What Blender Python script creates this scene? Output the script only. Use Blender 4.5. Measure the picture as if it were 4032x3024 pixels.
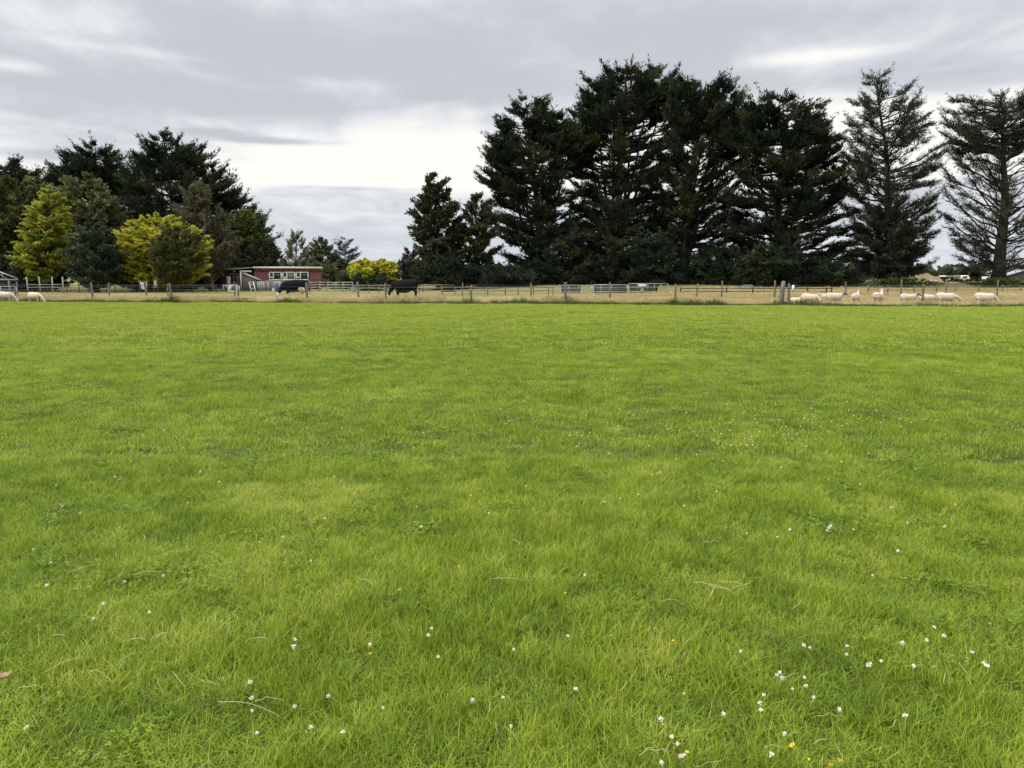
import bpy, math, random
import numpy as np
from mathutils import Vector

for o in list(bpy.data.objects):
    bpy.data.objects.remove(o)
SC = bpy.context.scene
COL = SC.collection
RNG = np.random.default_rng(11)
random.seed(5)

# ------------------------------------------------------------------ camera
EYE = 1.70
PITCH = math.radians(8.0)
F = 3000.0                                  # focal length in photo pixels (4032 wide)
cam = bpy.data.cameras.new("camera")
cam.sensor_width = 36.0
cam.lens = 36.0 * F / 4032.0
cam.clip_start = 0.05
cam.clip_end = 9000.0
camo = bpy.data.objects.new("camera", cam)
COL.objects.link(camo)
camo.location = (0, 0, EYE)
camo.rotation_euler = (math.pi / 2 - PITCH, 0, 0)
SC.camera = camo

# ------------------------------------------------------------------ exposure
SC.view_settings.view_transform = 'Standard'
SC.view_settings.look = 'None'
SC.view_settings.exposure = 0.70
SC.view_settings.gamma = 1.0
SC.view_settings.use_curve_mapping = False
SC.cycles.max_bounces = 8
SC.cycles.diffuse_bounces = 3
SC.cycles.glossy_bounces = 2
SC.cycles.transmission_bounces = 4
SC.cycles.transparent_max_bounces = 4
SC.cycles.use_denoising = True

# ------------------------------------------------------------------ sun (veiled by cloud)
SUN_EL, SUN_AZ = math.radians(46), math.radians(-112)     # azimuth from +Y towards +X
sd = Vector((math.sin(SUN_AZ) * math.cos(SUN_EL), math.cos(SUN_AZ) * math.cos(SUN_EL), math.sin(SUN_EL)))
sun = bpy.data.lights.new("sun", 'SUN')
sun.energy = 1.5
sun.angle = math.radians(10)
sun.color = (1.0, 0.94, 0.84)
suno = bpy.data.objects.new("sun", sun)
COL.objects.link(suno)
suno.rotation_euler = sd.to_track_quat('Z', 'Y').to_euler()
suno.location = (-40, 10, 60)


def pixdir(u, v):
    dx, dy = (u - 2016.0) / F, (1512.0 - v) / F
    return np.array([dx, math.cos(PITCH) + dy * math.sin(PITCH), -math.sin(PITCH) + dy * math.cos(PITCH)])


def at(u, v, Y):
    d = pixdir(u, v)
    s = Y / d[1]
    return np.array([d[0] * s, Y, EYE + d[2] * s])


def ground(u, v, z=0.0):
    d = pixdir(u, v)
    s = (z - EYE) / d[2]
    return np.array([d[0] * s, d[1] * s, z])


# ------------------------------------------------------------------ world: overcast sky with cloud layers
world = bpy.data.worlds.new("World")
SC.world = world
world.use_nodes = True
NT = world.node_tree
NT.nodes.clear()


class G:
    """tiny expression helper over shader nodes"""
    def __init__(self, nt): self.nt = nt
    def n(self, t, **kw):
        x = self.nt.nodes.new(t)
        for k, v in kw.items(): setattr(x, k, v)
        return x
    def put(self, sock, v):
        if isinstance(v, bpy.types.NodeSocket): self.nt.links.new(v, sock)
        else: sock.default_value = v
    def m(self, op, a, b=0.0, c=0.0, clamp=False):
        x = self.n('ShaderNodeMath', operation=op, use_clamp=clamp)
        self.put(x.inputs[0], a); self.put(x.inputs[1], b); self.put(x.inputs[2], c)
        return x.outputs[0]
    def smooth(self, v, lo, hi, a=0.0, b=1.0):
        x = self.n('ShaderNodeMapRange', interpolation_type='SMOOTHSTEP')
        self.put(x.inputs['Value'], v)
        x.inputs['From Min'].default_value = lo; x.inputs['From Max'].default_value = hi
        x.inputs['To Min'].default_value = a; x.inputs['To Max'].default_value = b
        return x.outputs['Result']
    def noise(self, vec, scale, detail=4.0, rough=0.55, dist=0.0, out='Fac'):
        x = self.n('ShaderNodeTexNoise')
        if vec is not None: self.nt.links.new(vec, x.inputs['Vector'])
        x.inputs['Scale'].default_value = scale; x.inputs['Detail'].default_value = detail
        x.inputs['Roughness'].default_value = rough; x.inputs['Distortion'].default_value = dist
        return x.outputs[out]
    def mix(self, f, a, b, blend='MIX'):
        x = self.n('ShaderNodeMix', data_type='RGBA', blend_type=blend)
        self.put(x.inputs['Factor'], f)
        for s, v in ((x.inputs['A'], a), (x.inputs['B'], b)):
            pass
        ca = [i for i in x.inputs if i.type == 'RGBA']
        self.put(ca[0], a if isinstance(a, bpy.types.NodeSocket) else (*a, 1.0))
        self.put(ca[1], b if isinstance(b, bpy.types.NodeSocket) else (*b, 1.0))
        return [o for o in x.outputs if o.type == 'RGBA'][0]
    def ramp(self, f, stops, interp='LINEAR'):
        x = self.n('ShaderNodeValToRGB')
        cr = x.color_ramp
        cr.interpolation = interp
        while len(cr.elements) < len(stops): cr.elements.new(0.5)
        for e, (p, c) in zip(cr.elements, stops):
            e.position = p
            e.color = (*c, 1.0)
        self.put(x.inputs[0], f)
        return x.outputs[0]
    def xyz(self, x, y, z):
        n = self.n('ShaderNodeCombineXYZ')
        self.put(n.inputs[0], x); self.put(n.inputs[1], y); self.put(n.inputs[2], z)
        return n.outputs[0]


g = G(NT)
tc = g.n('ShaderNodeTexCoord')
sep = g.n('ShaderNodeSeparateXYZ')
NT.links.new(tc.outputs['Generated'], sep.inputs[0])
X, Y_, Z = sep.outputs
hor = g.m('SQRT', g.m('ADD', g.m('MULTIPLY', X, X), g.m('MULTIPLY', Y_, Y_)))
el = g.m('DIVIDE', Z, g.m('MAXIMUM', hor, 0.02))           # tangent of elevation
az = g.m('ARCTAN2', X, Y_)
zz = g.m('ADD', g.m('MAXIMUM', Z, 0.0), 0.085)
px, py = g.m('DIVIDE', X, zz), g.m('DIVIDE', Y_, zz)        # cloud sheet seen in perspective
pl = g.xyz(px, g.m('MULTIPLY', py, 0.62), 0.3)
n_big = g.noise(pl, 0.85, 6.0, 0.55, 0.5)
n_mid = g.noise(pl, 2.3, 6.0, 0.6, 0.6)
ang = g.xyz(g.m('MULTIPLY', az, 2.2), g.m('MULTIPLY', el, 13.0), 3.7)
n_str = g.noise(ang, 1.6, 6.0, 0.58, 0.5)                    # long flat streaks near the horizon
n_soft = g.noise(ang, 0.55, 3.0, 0.5, 0.3)
elw = g.m('ADD', el, g.m('MULTIPLY', g.m('SUBTRACT', n_str, 0.5), 0.05))
# mean cover by elevation: veiled low band, bright opening, grey sheet above
c_low = g.smooth(elw, 0.118, 0.100)
west = g.smooth(az, -0.12, -0.32)
c_top = g.smooth(g.m('ADD', elw, g.m('MULTIPLY', west, 0.045)), 0.150, 0.240)
cover = g.m('ADD', g.m('MULTIPLY', c_low, 0.50), g.m('MULTIPLY', c_top, 0.62))
cover = g.m('ADD', cover, g.m('MULTIPLY', g.m('SUBTRACT', n_big, 0.5), g.smooth(el, 0.12, 0.3, 0.35, 1.35)))
cover = g.m('ADD', cover, g.m('MULTIPLY', g.m('SUBTRACT', n_mid, 0.5), 0.85))
cover = g.m('ADD', cover, g.m('MULTIPLY', g.m('SUBTRACT', n_str, 0.5), 0.55))


def blob(u, v, su, sv, amp, wob=0.35):
    """one cloud (positive) or gap (negative) at its bearing and height"""
    global cover
    d = pixdir(u, v)
    a0, e0 = math.atan2(d[0], d[1]), d[2] / math.hypot(d[0], d[1])
    k = math.cos(a0)
    sa, se = su / F * k, sv / F * k
    ww = g.m('MULTIPLY', g.m('SUBTRACT', n_soft, 0.5), wob)
    da = g.m('ADD', g.m('DIVIDE', g.m('SUBTRACT', az, a0), sa), ww)
    de = g.m('ADD', g.m('DIVIDE', g.m('SUBTRACT', el, e0), se), g.m('MULTIPLY', ww, 2.2))
    r2 = g.m('ADD', g.m('MULTIPLY', da, da), g.m('MULTIPLY', de, de))
    cover = g.m('ADD', cover, g.m('MULTIPLY', g.m('EXPONENT', g.m('MULTIPLY', r2, -1.0)), amp))


for b in [(1050, 230, 620, 130, .38), (1780, 320, 330, 60, .34), (900, 400, 420, 45, .40), (1285, 335, 170, 46, -.36),
          (1560, 330, 130, 34, -.28), (850, 520, 120, 13, .55), (1060, 554, 190, 13, .70), (1690, 372, 75, 18, .32),
          (380, 618, 260, 30, .62), (250, 450, 330, 40, .28), (40, 258, 170, 26, -.45), (560, 205, 420, 20, -.25), (3230, 222, 260, 24, -.40, 1.0),
          (3350, 500, 480, 80, -.42), (3650, 320, 420, 60, .30), (1500, 630, 560, 85, -.34), (420, 560, 520, 75, .24), (700, 330, 500, 60, .12), (2950, 330, 160, 40, .2), (1450, 742, 320, 9, .28),
          (1350, 940, 500, 60, .16), (2600, 190, 500, 110, .25), (300, 70, 330, 70, -.18), (3200, 90, 500, 60, .12)]:
    blob(*b)
cv = g.smooth(cover, 0.02, 0.86)
cloud = g.ramp(cv, [(0.0, (.63, .622, .59)), (0.28, (.555, .556, .548)), (0.52, (.478, .493, .513)), (0.78, (.408, .424, .450)), (1.0, (.353, .371, .394))])
lowtint = g.smooth(el, 0.10, 0.0)
cloud = g.mix(g.m('MULTIPLY', lowtint, 0.55), cloud, (0.40, 0.44, 0.50))
gain = g.m('ADD', 1.0, g.m('MULTIPLY', g.smooth(Z, 0.28, 1.0), 2.6))    # an overcast sky brightens towards the zenith
sky = g.n('ShaderNodeTexSky', sky_type='NISHITA')
sky.sun_disc = False
sky.sun_elevation = SUN_EL
sky.sun_rotation = SUN_AZ
sky.air_density = 1.0; sky.dust_density = 1.5
cl10 = g.n('ShaderNodeVectorMath', operation='SCALE')
NT.links.new(cloud, cl10.inputs[0])
g.put(cl10.inputs['Scale'], g.m('MULTIPLY', gain, 10.0))
skymix = g.mix(0.975, sky.outputs[0], cl10.outputs[0])
bgn = g.n('ShaderNodeBackground')
NT.links.new(skymix, bgn.inputs['Color'])
bgn.inputs['Strength'].default_value = 0.10
outw = g.n('ShaderNodeOutputWorld')
NT.links.new(bgn.outputs[0], outw.inputs['Surface'])

# ------------------------------------------------------------------ helpers: tags, meshes


def tag(o, label=None, cat=None, group=None, kind=None):
    if label: o['label'] = label
    if cat: o['category'] = cat
    if group: o['group'] = group
    if kind: o['kind'] = kind
    return o


def empty(name, loc, label, cat, group=None, rz=0.0):
    o = bpy.data.objects.new(name, None)
    COL.objects.link(o)
    o.location = [float(c) for c in loc]
    o.rotation_euler = (0, 0, rz)
    o.empty_display_size = 0.3
    return tag(o, label, cat, group)


def link(name, me, parent=None, loc=None):
    o = bpy.data.objects.new(name, me)
    COL.objects.link(o)
    if parent is not None: o.parent = parent
    if loc is not None: o.location = [float(c) for c in loc]
    return o


def build_mesh(name, V, faces, mats, smooth=False, attrs=None, fmat=None):
    """faces: list of int arrays (n,k), each with its own k"""
    me = bpy.data.meshes.new(name)
    V = np.asarray(V, dtype=np.float32).reshape(-1, 3)
    faces = [np.asarray(f, dtype=np.int32) for f in faces if len(f)]
    nl = sum(f.size for f in faces)
    nf = sum(len(f) for f in faces)
    me.vertices.add(len(V)); me.loops.add(nl); me.polygons.add(nf)
    me.vertices.foreach_set('co', V.ravel())
    me.loops.foreach_set('vertex_index', np.concatenate([f.ravel() for f in faces]))
    tot = np.concatenate([np.full(len(f), f.shape[1], np.int32) for f in faces])
    me.polygons.foreach_set('loop_start', np.concatenate([[0], np.cumsum(tot)[:-1]]).astype(np.int32))
    if smooth: me.polygons.foreach_set('use_smooth', np.ones(nf, bool))
    for m in (mats if isinstance(mats, (list, tuple)) else [mats]): me.materials.append(m)
    if fmat is not None: me.polygons.foreach_set('material_index', np.asarray(fmat, np.int32))
    me.update(calc_edges=True)
    for k, a in (attrs or {}).items():
        at_ = me.attributes.new(k, 'FLOAT', 'POINT')
        at_.data.foreach_set('value', np.asarray(a, np.float32))
    me.validate()
    return me


class MB:
    """collects boxes, bars and tubes for one mesh"""
    def __init__(self): self.V, self.F4, self.F3, self.n = [], [], [], 0
    def add(self, V, F4=(), F3=()):
        V = np.asarray(V, float).reshape(-1, 3)
        if len(F4): self.F4.append(np.asarray(F4) + self.n)
        if len(F3): self.F3.append(np.asarray(F3) + self.n)
        self.V.append(V); self.n += len(V)
        return self
    def box(self, c, s, rot=None):
        c, s = np.asarray(c, float), np.asarray(s, float) / 2
        V = np.array([[x, y, z] for x in (-1, 1) for y in (-1, 1) for z in (-1, 1)], float) * s
        if rot is not None: V = V @ np.asarray(rot).T
        return self.add(V + c, [[0, 1, 3, 2], [4, 6, 7, 5], [0, 4, 5, 1], [2, 3, 7, 6], [0, 2, 6, 4], [1, 5, 7, 3]])
    def bar(self, a, b, w, h=None):
        """box between two points"""
        a, b = np.asarray(a, float), np.asarray(b, float)
        h = w if h is None else h
        t = (b - a); L = np.linalg.norm(t); t = t / L
        up = np.array([0, 0, 1.0]) if abs(t[2]) < 0.95 else np.array([0, 1.0, 0])
        s = np.cross(t, up); s /= np.linalg.norm(s); u = np.cross(s, t)
        return self.box((a + b) / 2, (L, w, h), np.stack([t, s, u], 1))
    def tube(self, P, R, k=6, cap=True):
        P = np.asarray(P, float); n = len(P)
        R = np.asarray(R, float) * np.ones((n,) if np.ndim(R) < 2 else (n, 2))
        if R.ndim == 1: R = np.stack([R, R], 1)
        T = np.gradient(P, axis=0); T /= np.linalg.norm(T, axis=1)[:, None] + 1e-9
        ref = np.array([0, 1.0, 0])
        if np.mean(np.abs(T[:, 1])) > 0.8: ref = np.array([1.0, 0, 0])
        S = ref - T * (T @ ref)[:, None]; S /= np.linalg.norm(S, axis=1)[:, None] + 1e-9
        U = np.cross(T, S)
        a = np.arange(k) * 2 * math.pi / k
        V = P[:, None, :] + np.cos(a)[None, :, None] * S[:, None, :] * R[:, 0][:, None, None] + np.sin(a)[None, :, None] * U[:, None, :] * R[:, 1][:, None, None]
        V = V.reshape(-1, 3)
        i = np.arange(n - 1)[:, None] * k; j = np.arange(k)[None, :]; j2 = (j + 1) % k
        F4 = np.stack([i + j, i + j2, i + k + j2, i + k + j], -1).reshape(-1, 4)
        F3 = []
        if cap:
            V = np.vstack([V, P[0], P[-1]])
            c0, c1 = n * k, n * k + 1
            for q in range(k):
                F3.append([c0, (q + 1) % k, q]); F3.append([c1, (n - 1) * k + q, (n - 1) * k + (q + 1) % k])
        return self.add(V, F4, F3)
    def mesh(self, name, mats, smooth=False):
        f = []
        if self.F4: f.append(np.concatenate(self.F4))
        if self.F3: f.append(np.concatenate(self.F3))
        return build_mesh(name, np.concatenate(self.V), f, mats, smooth)


def part(name, mb, mat, parent=None, smooth=False):
    return link(name, mb.mesh(name, mat, smooth), parent)


# value noise used to lay things out
_perm = np.random.default_rng(3).random((256, 256))


def vnoise(x, y, s, seed=0):
    x = np.asarray(x, float) / s + 37.7 * seed; y = np.asarray(y, float) / s + 91.3 * seed
    xi, yi = np.floor(x).astype(int), np.floor(y).astype(int)
    fx, fy = x - xi, y - yi
    fx, fy = fx * fx * (3 - 2 * fx), fy * fy * (3 - 2 * fy)
    P = lambda a, b: _perm[a & 255, b & 255]
    return (P(xi, yi) * (1 - fx) + P(xi + 1, yi) * fx) * (1 - fy) + (P(xi, yi + 1) * (1 - fx) + P(xi + 1, yi + 1) * fx) * fy


def fbm(x, y, s, seed=0):
    return (vnoise(x, y, s, seed) + .5 * vnoise(x, y, s / 2.1, seed + 1) + .25 * vnoise(x, y, s / 4.3, seed + 2)) / 1.75


def sst(x, a, b):
    t = np.clip((np.asarray(x, float) - a) / (b - a), 0, 1)
    return t * t * (3 - 2 * t)


EL_, ER_ = ground(0, 1187), ground(4032, 1207)
ESL = (ER_[1] - EL_[1]) / (ER_[0] - EL_[0])


def edge_y(x):
    return EL_[1] + ESL * (np.clip(x, -80, 80) - EL_[0])


def hz(x, y):
    """height of the ground"""
    x, y = np.asarray(x, float), np.asarray(y, float)
    r = np.hypot(x, y)
    near = (fbm(x, y, 2.6, 1) - .5) * .13 + (vnoise(x, y, .7, 4) - .5) * .055
    near = near * sst(r, 0.3, 2.0) * (1 - sst(y, 55, 75))
    rise = 0.92 * sst(y, 74, 106) * sst(x + 0.0 * y, -16, 6)
    return near + rise - 0.02


# ------------------------------------------------------------------ materials


def principled(name):
    m = bpy.data.materials.new(name)
    m.use_nodes = True
    nt = m.node_tree
    return m, G(nt), nt.nodes['Principled BSDF'], nt


def simple(name, col, rough=0.8, var=0.25, scale=6.0, bump=0.0, metal=0.0, spec=0.3, dark=None, grain=None):
    """weathered surface: colour broken up by two noises, optional streak along z"""
    m, q, b, nt = principled(name)
    tcn = q.n('ShaderNodeTexCoord').outputs['Object']
    if grain:
        mp = q.n('ShaderNodeMapping'); nt.links.new(tcn, mp.inputs[0]); mp.inputs['Scale'].default_value = grain
        v2 = mp.outputs[0]
    else: v2 = tcn
    n1 = q.noise(v2, scale, 5.0, 0.6)
    n2 = q.noise(tcn, scale * 0.17, 3.0)
    f = q.m('ADD', q.m('MULTIPLY', n1, 0.6), q.m('MULTIPLY', n2, 0.4))
    dk = dark or tuple(c * (1 - var) for c in col)
    br = tuple(min(1, c * (1 + var)) for c in col)
    q.put(b.inputs['Base Color'], q.ramp(f, [(0.3, dk), (0.52, col), (0.72, br)]))
    b.inputs['Roughness'].default_value = rough
    b.inputs['Metallic'].default_value = metal
    b.inputs['Specular IOR Level'].default_value = spec
    if bump:
        bp = q.n('ShaderNodeBump'); bp.inputs['Strength'].default_value = bump; bp.inputs['Distance'].default_value = 0.01
        nt.links.new(n1, bp.inputs['Height']); nt.links.new(bp.outputs[0], b.inputs['Normal'])
    return m


def foliage(name, stops, trans=0.25, rough=0.55, inst=0.0, spec=0.25):
    """leaf material: colour by the leaf's own tint, part of the light passes through"""
    m, q, b, nt = principled(name)
    a = q.n('ShaderNodeAttribute', attribute_name='tint')
    f = a.outputs['Fac']
    if inst:
        a2 = q.n('ShaderNodeAttribute', attribute_name='itint', attribute_type='INSTANCER')
        f = q.m('ADD', q.m('MULTIPLY', f, 1 - inst), q.m('MULTIPLY', a2.outputs['Fac'], inst))
    c = q.ramp(f, stops)
    q.put(b.inputs['Base Color'], c)
    b.inputs['Roughness'].default_value = rough
    b.inputs['Specular IOR Level'].default_value = spec
    tr = q.n('ShaderNodeBsdfTranslucent'); nt.links.new(c, tr.inputs['Color'])
    ms = q.n('ShaderNodeMixShader'); ms.inputs[0].default_value = trans
    nt.links.new(b.outputs[0], ms.inputs[1]); nt.links.new(tr.outputs[0], ms.inputs[2])
    nt.links.new(ms.outputs[0], nt.nodes['Material Output'].inputs['Surface'])
    return m


M_bark = simple('bark', (0.032, 0.027, 0.023), .9, .45, 3.0, .6, grain=(6, 6, 1))
M_palebark = simple('pale_bark', (0.26, 0.23, 0.19), .85, .35, 3.0, .3, grain=(4, 4, 1))
M_wood = simple('weathered_wood', (0.165, 0.145, 0.12), .9, .4, 5.0, .5, grain=(9, 9, 1))
M_paleboard = simple('grey_board', (0.30, 0.29, 0.25), .85, .35, 4.0, .3)
M_steel = simple('galvanised_steel', (0.38, 0.40, 0.42), .45, .2, 8.0, 0, metal=.6)
M_wire = simple('wire', (0.30, 0.30, 0.30), .5, .1, 8.0, 0, metal=.5)
M_white = simple('white_paint', (0.82, 0.81, 0.77), .5, .10, 5.0)
M_red = simple('red_board', (0.20, 0.080, 0.070), .8, .35, 3.0, .2, grain=(3, 3, .5))
M_darkred = simple('dark_red_board', (0.10, 0.028, 0.028), .8, .3, 3.0, .2)
M_roofedge = simple('roof_edge', (0.80, 0.76, 0.68), .6, .15, 3.0)
M_roof = simple('roof_iron', (0.33, 0.33, 0.33), .5, .2, 2.0)
M_slate = simple('slate_roof', (0.10, 0.11, 0.13), .7, .2, 2.0)
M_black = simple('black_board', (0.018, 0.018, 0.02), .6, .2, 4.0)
M_tyre = simple('tyre_rubber', (0.02, 0.02, 0.02), .8, .2, 8.0)
M_blue = simple('blue_plastic', (0.05, 0.09, 0.22), .45, .15, 4.0)
M_cloth = simple('white_cloth', (0.78, 0.78, 0.78), .8, .08, 3.0)
M_tarp = simple('green_tarpaulin', (0.045, 0.095, 0.07), .5, .3, 3.0, .4)
M_glass = simple('dark_glass', (0.02, 0.024, 0.03), .08, .2, 2.0, spec=.6)
M_dimglass = simple('curtained_glass', (0.16, 0.165, 0.155), .2, .3, 1.5, spec=.6)
M_earth = simple('dry_earth', (0.21, 0.16, 0.095), .95, .45, 1.2, .8)
M_straw = simple('dead_stalk', (0.44, 0.40, 0.21), .8, .25, 20.0)
M_petal = simple('clover_petal', (0.80, 0.74, 0.64), .7, .16, 120.0)
M_yellow = simple('yellow_petal', (0.68, 0.50, 0.04), .6, .15, 90.0)
M_stem = simple('flower_stem', (0.12, 0.20, 0.03), .6, .2, 30.0)
M_deadleaf = simple('dead_leaf', (0.50, 0.39, 0.25), .8, .35, 40.0)

# ------------------------------------------------------------------ the ground: field and the rough land beyond


def axis(lims):
    out = []
    for a, b, s in lims:
        out.append(np.arange(a, b - 1e-6, s))
    return np.concatenate(out)


xs = np.concatenate([-np.geomspace(64, 2500, 26)[::-1], np.arange(-63.6, -9, .45), np.arange(-9, 9, .25), np.arange(9, 63.7, .45), np.geomspace(64, 2500, 26)])


def sheet(name, offs, mat, label):
    XX, OO = np.meshgrid(xs, offs)
    YY = edge_y(XX) + OO
    ZZ = hz(XX, YY) - .02 - (.012 * sst(-OO, 25, 32) if name == 'field' else 0)
    V = np.stack([XX, YY, ZZ], -1).reshape(-1, 3)
    w = len(xs)
    i = (np.arange(len(offs) - 1)[:, None] * w + np.arange(w - 1)[None, :]).ravel()
    o = link(name, build_mesh(name, V, [np.stack([i, i + 1, i + w + 1, i + w], -1)], mat, True))
    return tag(o, label, None, None, 'structure')


def turf(name, cols, s1, s2, bump=.6):
    m, q, b, nt = principled(name)
    tcn = q.n('ShaderNodeTexCoord').outputs['Object']
    n1 = q.noise(tcn, s1, 8.0, .65)
    n2 = q.noise(tcn, s2, 4.0, .55, .3)
    f = q.m('ADD', q.m('MULTIPLY', n1, .55), q.m('MULTIPLY', n2, .45))
    q.put(b.inputs['Base Color'], q.ramp(f, [(p, c) for p, c in zip((.32, .46, .56, .70), cols)]))
    b.inputs['Roughness'].default_value = .95
    b.inputs['Specular IOR Level'].default_value = .1
    bp = q.n('ShaderNodeBump'); bp.inputs['Strength'].default_value = bump; bp.inputs['Distance'].default_value = .05
    nt.links.new(n1, bp.inputs['Height']); nt.links.new(bp.outputs[0], b.inputs['Normal'])
    return m


M_turf = turf('field_turf', [(.040, .052, .014), (.066, .088, .018), (.092, .118, .022), (.125, .13, .045)], 9.0, .9)
M_rough = turf('rough_turf', [(.10, .13, .03), (.16, .16, .055), (.24, .20, .085), (.30, .25, .12)], 2.2, .11)
sheet('field', np.concatenate([-np.geomspace(60, 900, 12)[::-1], np.arange(-59.5, -50, .5), np.arange(-50, -34, .25), np.arange(-34, 0.1, .5)]), M_turf, 'short green grass paddock filling the foreground')
sheet('rough_ground', np.concatenate([np.arange(0, 60, .9), np.geomspace(60, 4000, 34)]), M_rough, 'rough dry grassland beyond the fence')

# ------------------------------------------------------------------ grass: scattered clumps


def clump(seed, n, rad, h0, h1, w, lean0=.1, lean1=.9, lv=(0, .4, .75), head=0.0, dry=.045, pw=.7):
    r = np.random.default_rng(seed)
    V, F4, F3, tint = [], [], [], []
    for k in range(n):
        a, rr = r.uniform(0, 6.283), rad * r.random() ** pw
        base = np.array([math.cos(a) * rr, math.sin(a) * rr, -.012])
        h = r.uniform(h0, h1)
        ph = r.uniform(0, 6.283)
        l = r.uniform(lean0, lean1)
        d = np.array([math.cos(ph), math.sin(ph), 0])
        tw = ph + math.pi / 2 + r.uniform(-.6, .6)
        sd_ = np.array([math.cos(tw), math.sin(tw), 0])
        ww = w * r.uniform(.7, 1.25)
        t0 = np.clip(r.normal(.5, .22), 0, .94)
        if r.random() < dry: t0 = 1.0
        i0 = sum(len(v) for v in V)
        pts = []
        for t in lv:
            c = base + d * (l * h * t ** 1.8) + np.array([0, 0, h * t * (1 - .35 * l * t)])
            wt = ww * (1 - .75 * t ** 2) * .5
            pts += [c - sd_ * wt, c + sd_ * wt]
        tip = base + d * (l * h) + np.array([0, 0, h * (1 - .35 * l)])
        pts.append(tip)
        V.append(np.array(pts))
        m = len(lv)
        for s in range(m - 1):
            F4.append([i0 + 2 * s, i0 + 2 * s + 1, i0 + 2 * s + 3, i0 + 2 * s + 2])
        F3.append([i0 + 2 * m - 2, i0 + 2 * m - 1, i0 + 2 * m])
        tint += [t0] * len(pts)
        if head:                                              # seed head
            i1 = i0 + len(pts)
            hl = h * head
            hv = np.array([tip - d * 0, tip + sd_ * ww * 1.6 + np.array([0, 0, -hl * .45]), tip + np.array([0, 0, -hl]) - d * hl * .3, tip - sd_ * ww * 1.6 + np.array([0, 0, -hl * .45])])
            V.append(hv); F4.append([i1, i1 + 1, i1 + 2, i1 + 3]); tint += [min(1, t0 + .2)] * 4
    return np.concatenate(V), F4, F3, np.array(tint)


def proto(name, c, mat):
    V, F4, F3, t = c
    me = build_mesh(name, V, [f for f in (F4, F3) if len(f)], mat, False, {'tint': t})
    return bpy.data.objects.new(name, me)


def scatter(name, P, rot, scl, idx, tint, protos, label):
    me = bpy.data.meshes.new(name)
    me.vertices.add(len(P))
    me.vertices.foreach_set('co', np.asarray(P, np.float32).ravel())
    for k, a, t in (('rot', rot, 'FLOAT_VECTOR'), ('scl', scl, 'FLOAT_VECTOR'), ('idx', idx, 'INT'), ('itint', tint, 'FLOAT')):
        x = me.attributes.new(k, t, 'POINT')
        x.data.foreach_set('vector' if t == 'FLOAT_VECTOR' else 'value', np.asarray(a, np.int32 if t == 'INT' else np.float32).ravel())
    o = link(name, me)
    ng = bpy.data.node_groups.new(name, 'GeometryNodeTree')
    ng.interface.new_socket('Geometry', in_out='INPUT', socket_type='NodeSocketGeometry')
    ng.interface.new_socket('Geometry', in_out='OUTPUT', socket_type='NodeSocketGeometry')
    N = ng.nodes
    gi, go = N.new('NodeGroupInput'), N.new('NodeGroupOutput')
    jg = N.new('GeometryNodeJoinGeometry')
    for p in protos:
        oi = N.new('GeometryNodeObjectInfo')
        oi.inputs['Object'].default_value = p
        oi.inputs['As Instance'].default_value = True
        ng.links.new(oi.outputs['Geometry'], jg.inputs[0])
    ip = N.new('GeometryNodeInstanceOnPoints')
    ip.inputs['Pick Instance'].default_value = True

    def na(nm, t):
        x = N.new('GeometryNodeInputNamedAttribute'); x.data_type = t; x.inputs[0].default_value = nm
        return [s for s in x.outputs if s.name == 'Attribute' and s.enabled][0]
    er = N.new('FunctionNodeEulerToRotation')
    ng.links.new(na('rot', 'FLOAT_VECTOR'), er.inputs[0])
    ng.links.new(gi.outputs[0], ip.inputs['Points'])
    ng.links.new(jg.outputs[0], ip.inputs['Instance'])
    ng.links.new(na('idx', 'INT'), ip.inputs['Instance Index'])
    ng.links.new(er.outputs[0], ip.inputs['Rotation'])
    ng.links.new(na('scl', 'FLOAT_VECTOR'), ip.inputs['Scale'])
    ng.links.new(ip.outputs[0], go.inputs[0])
    o.modifiers.new('scatter', 'NODES').node_group = ng
    return tag(o, label, None, None, 'stuff')


GRASS = [(0.0, (.070, .100, .012)), (0.30, (.138, .212, .017)), (0.55, (.240, .342, .023)), (0.80, (.385, .45, .048)), (1.0, (.56, .50, .21))]
M_grass = foliage('grass_blade', GRASS, .36, .5, .5)
DRY = [(0.0, (.18, .19, .06)), (0.35, (.40, .33, .15)), (0.7, (.60, .48, .25)), (1.0, (.72, .60, .36))]
M_dry = foliage('dry_grass', DRY, .30, .7, .5)
LONG = [(0.0, (.03, .052, .010)), (0.5, (.07, .105, .020)), (0.8, (.13, .15, .04)), (1.0, (.34, .28, .13))]  # green of the longer grass with the fence foot shade mixed in
M_long = foliage('long_grass', LONG, .28, .6, .6)


def jgrid(x0, x1, y0, y1, cell, keep):
    gx, gy = np.meshgrid(np.arange(x0, x1, cell), np.arange(y0, y1, cell))
    P = np.stack([gx.ravel(), gy.ravel()], 1) + RNG.uniform(-.5, .5, (gx.size, 2)) * cell
    return P[keep(P[:, 0], P[:, 1])]


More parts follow.
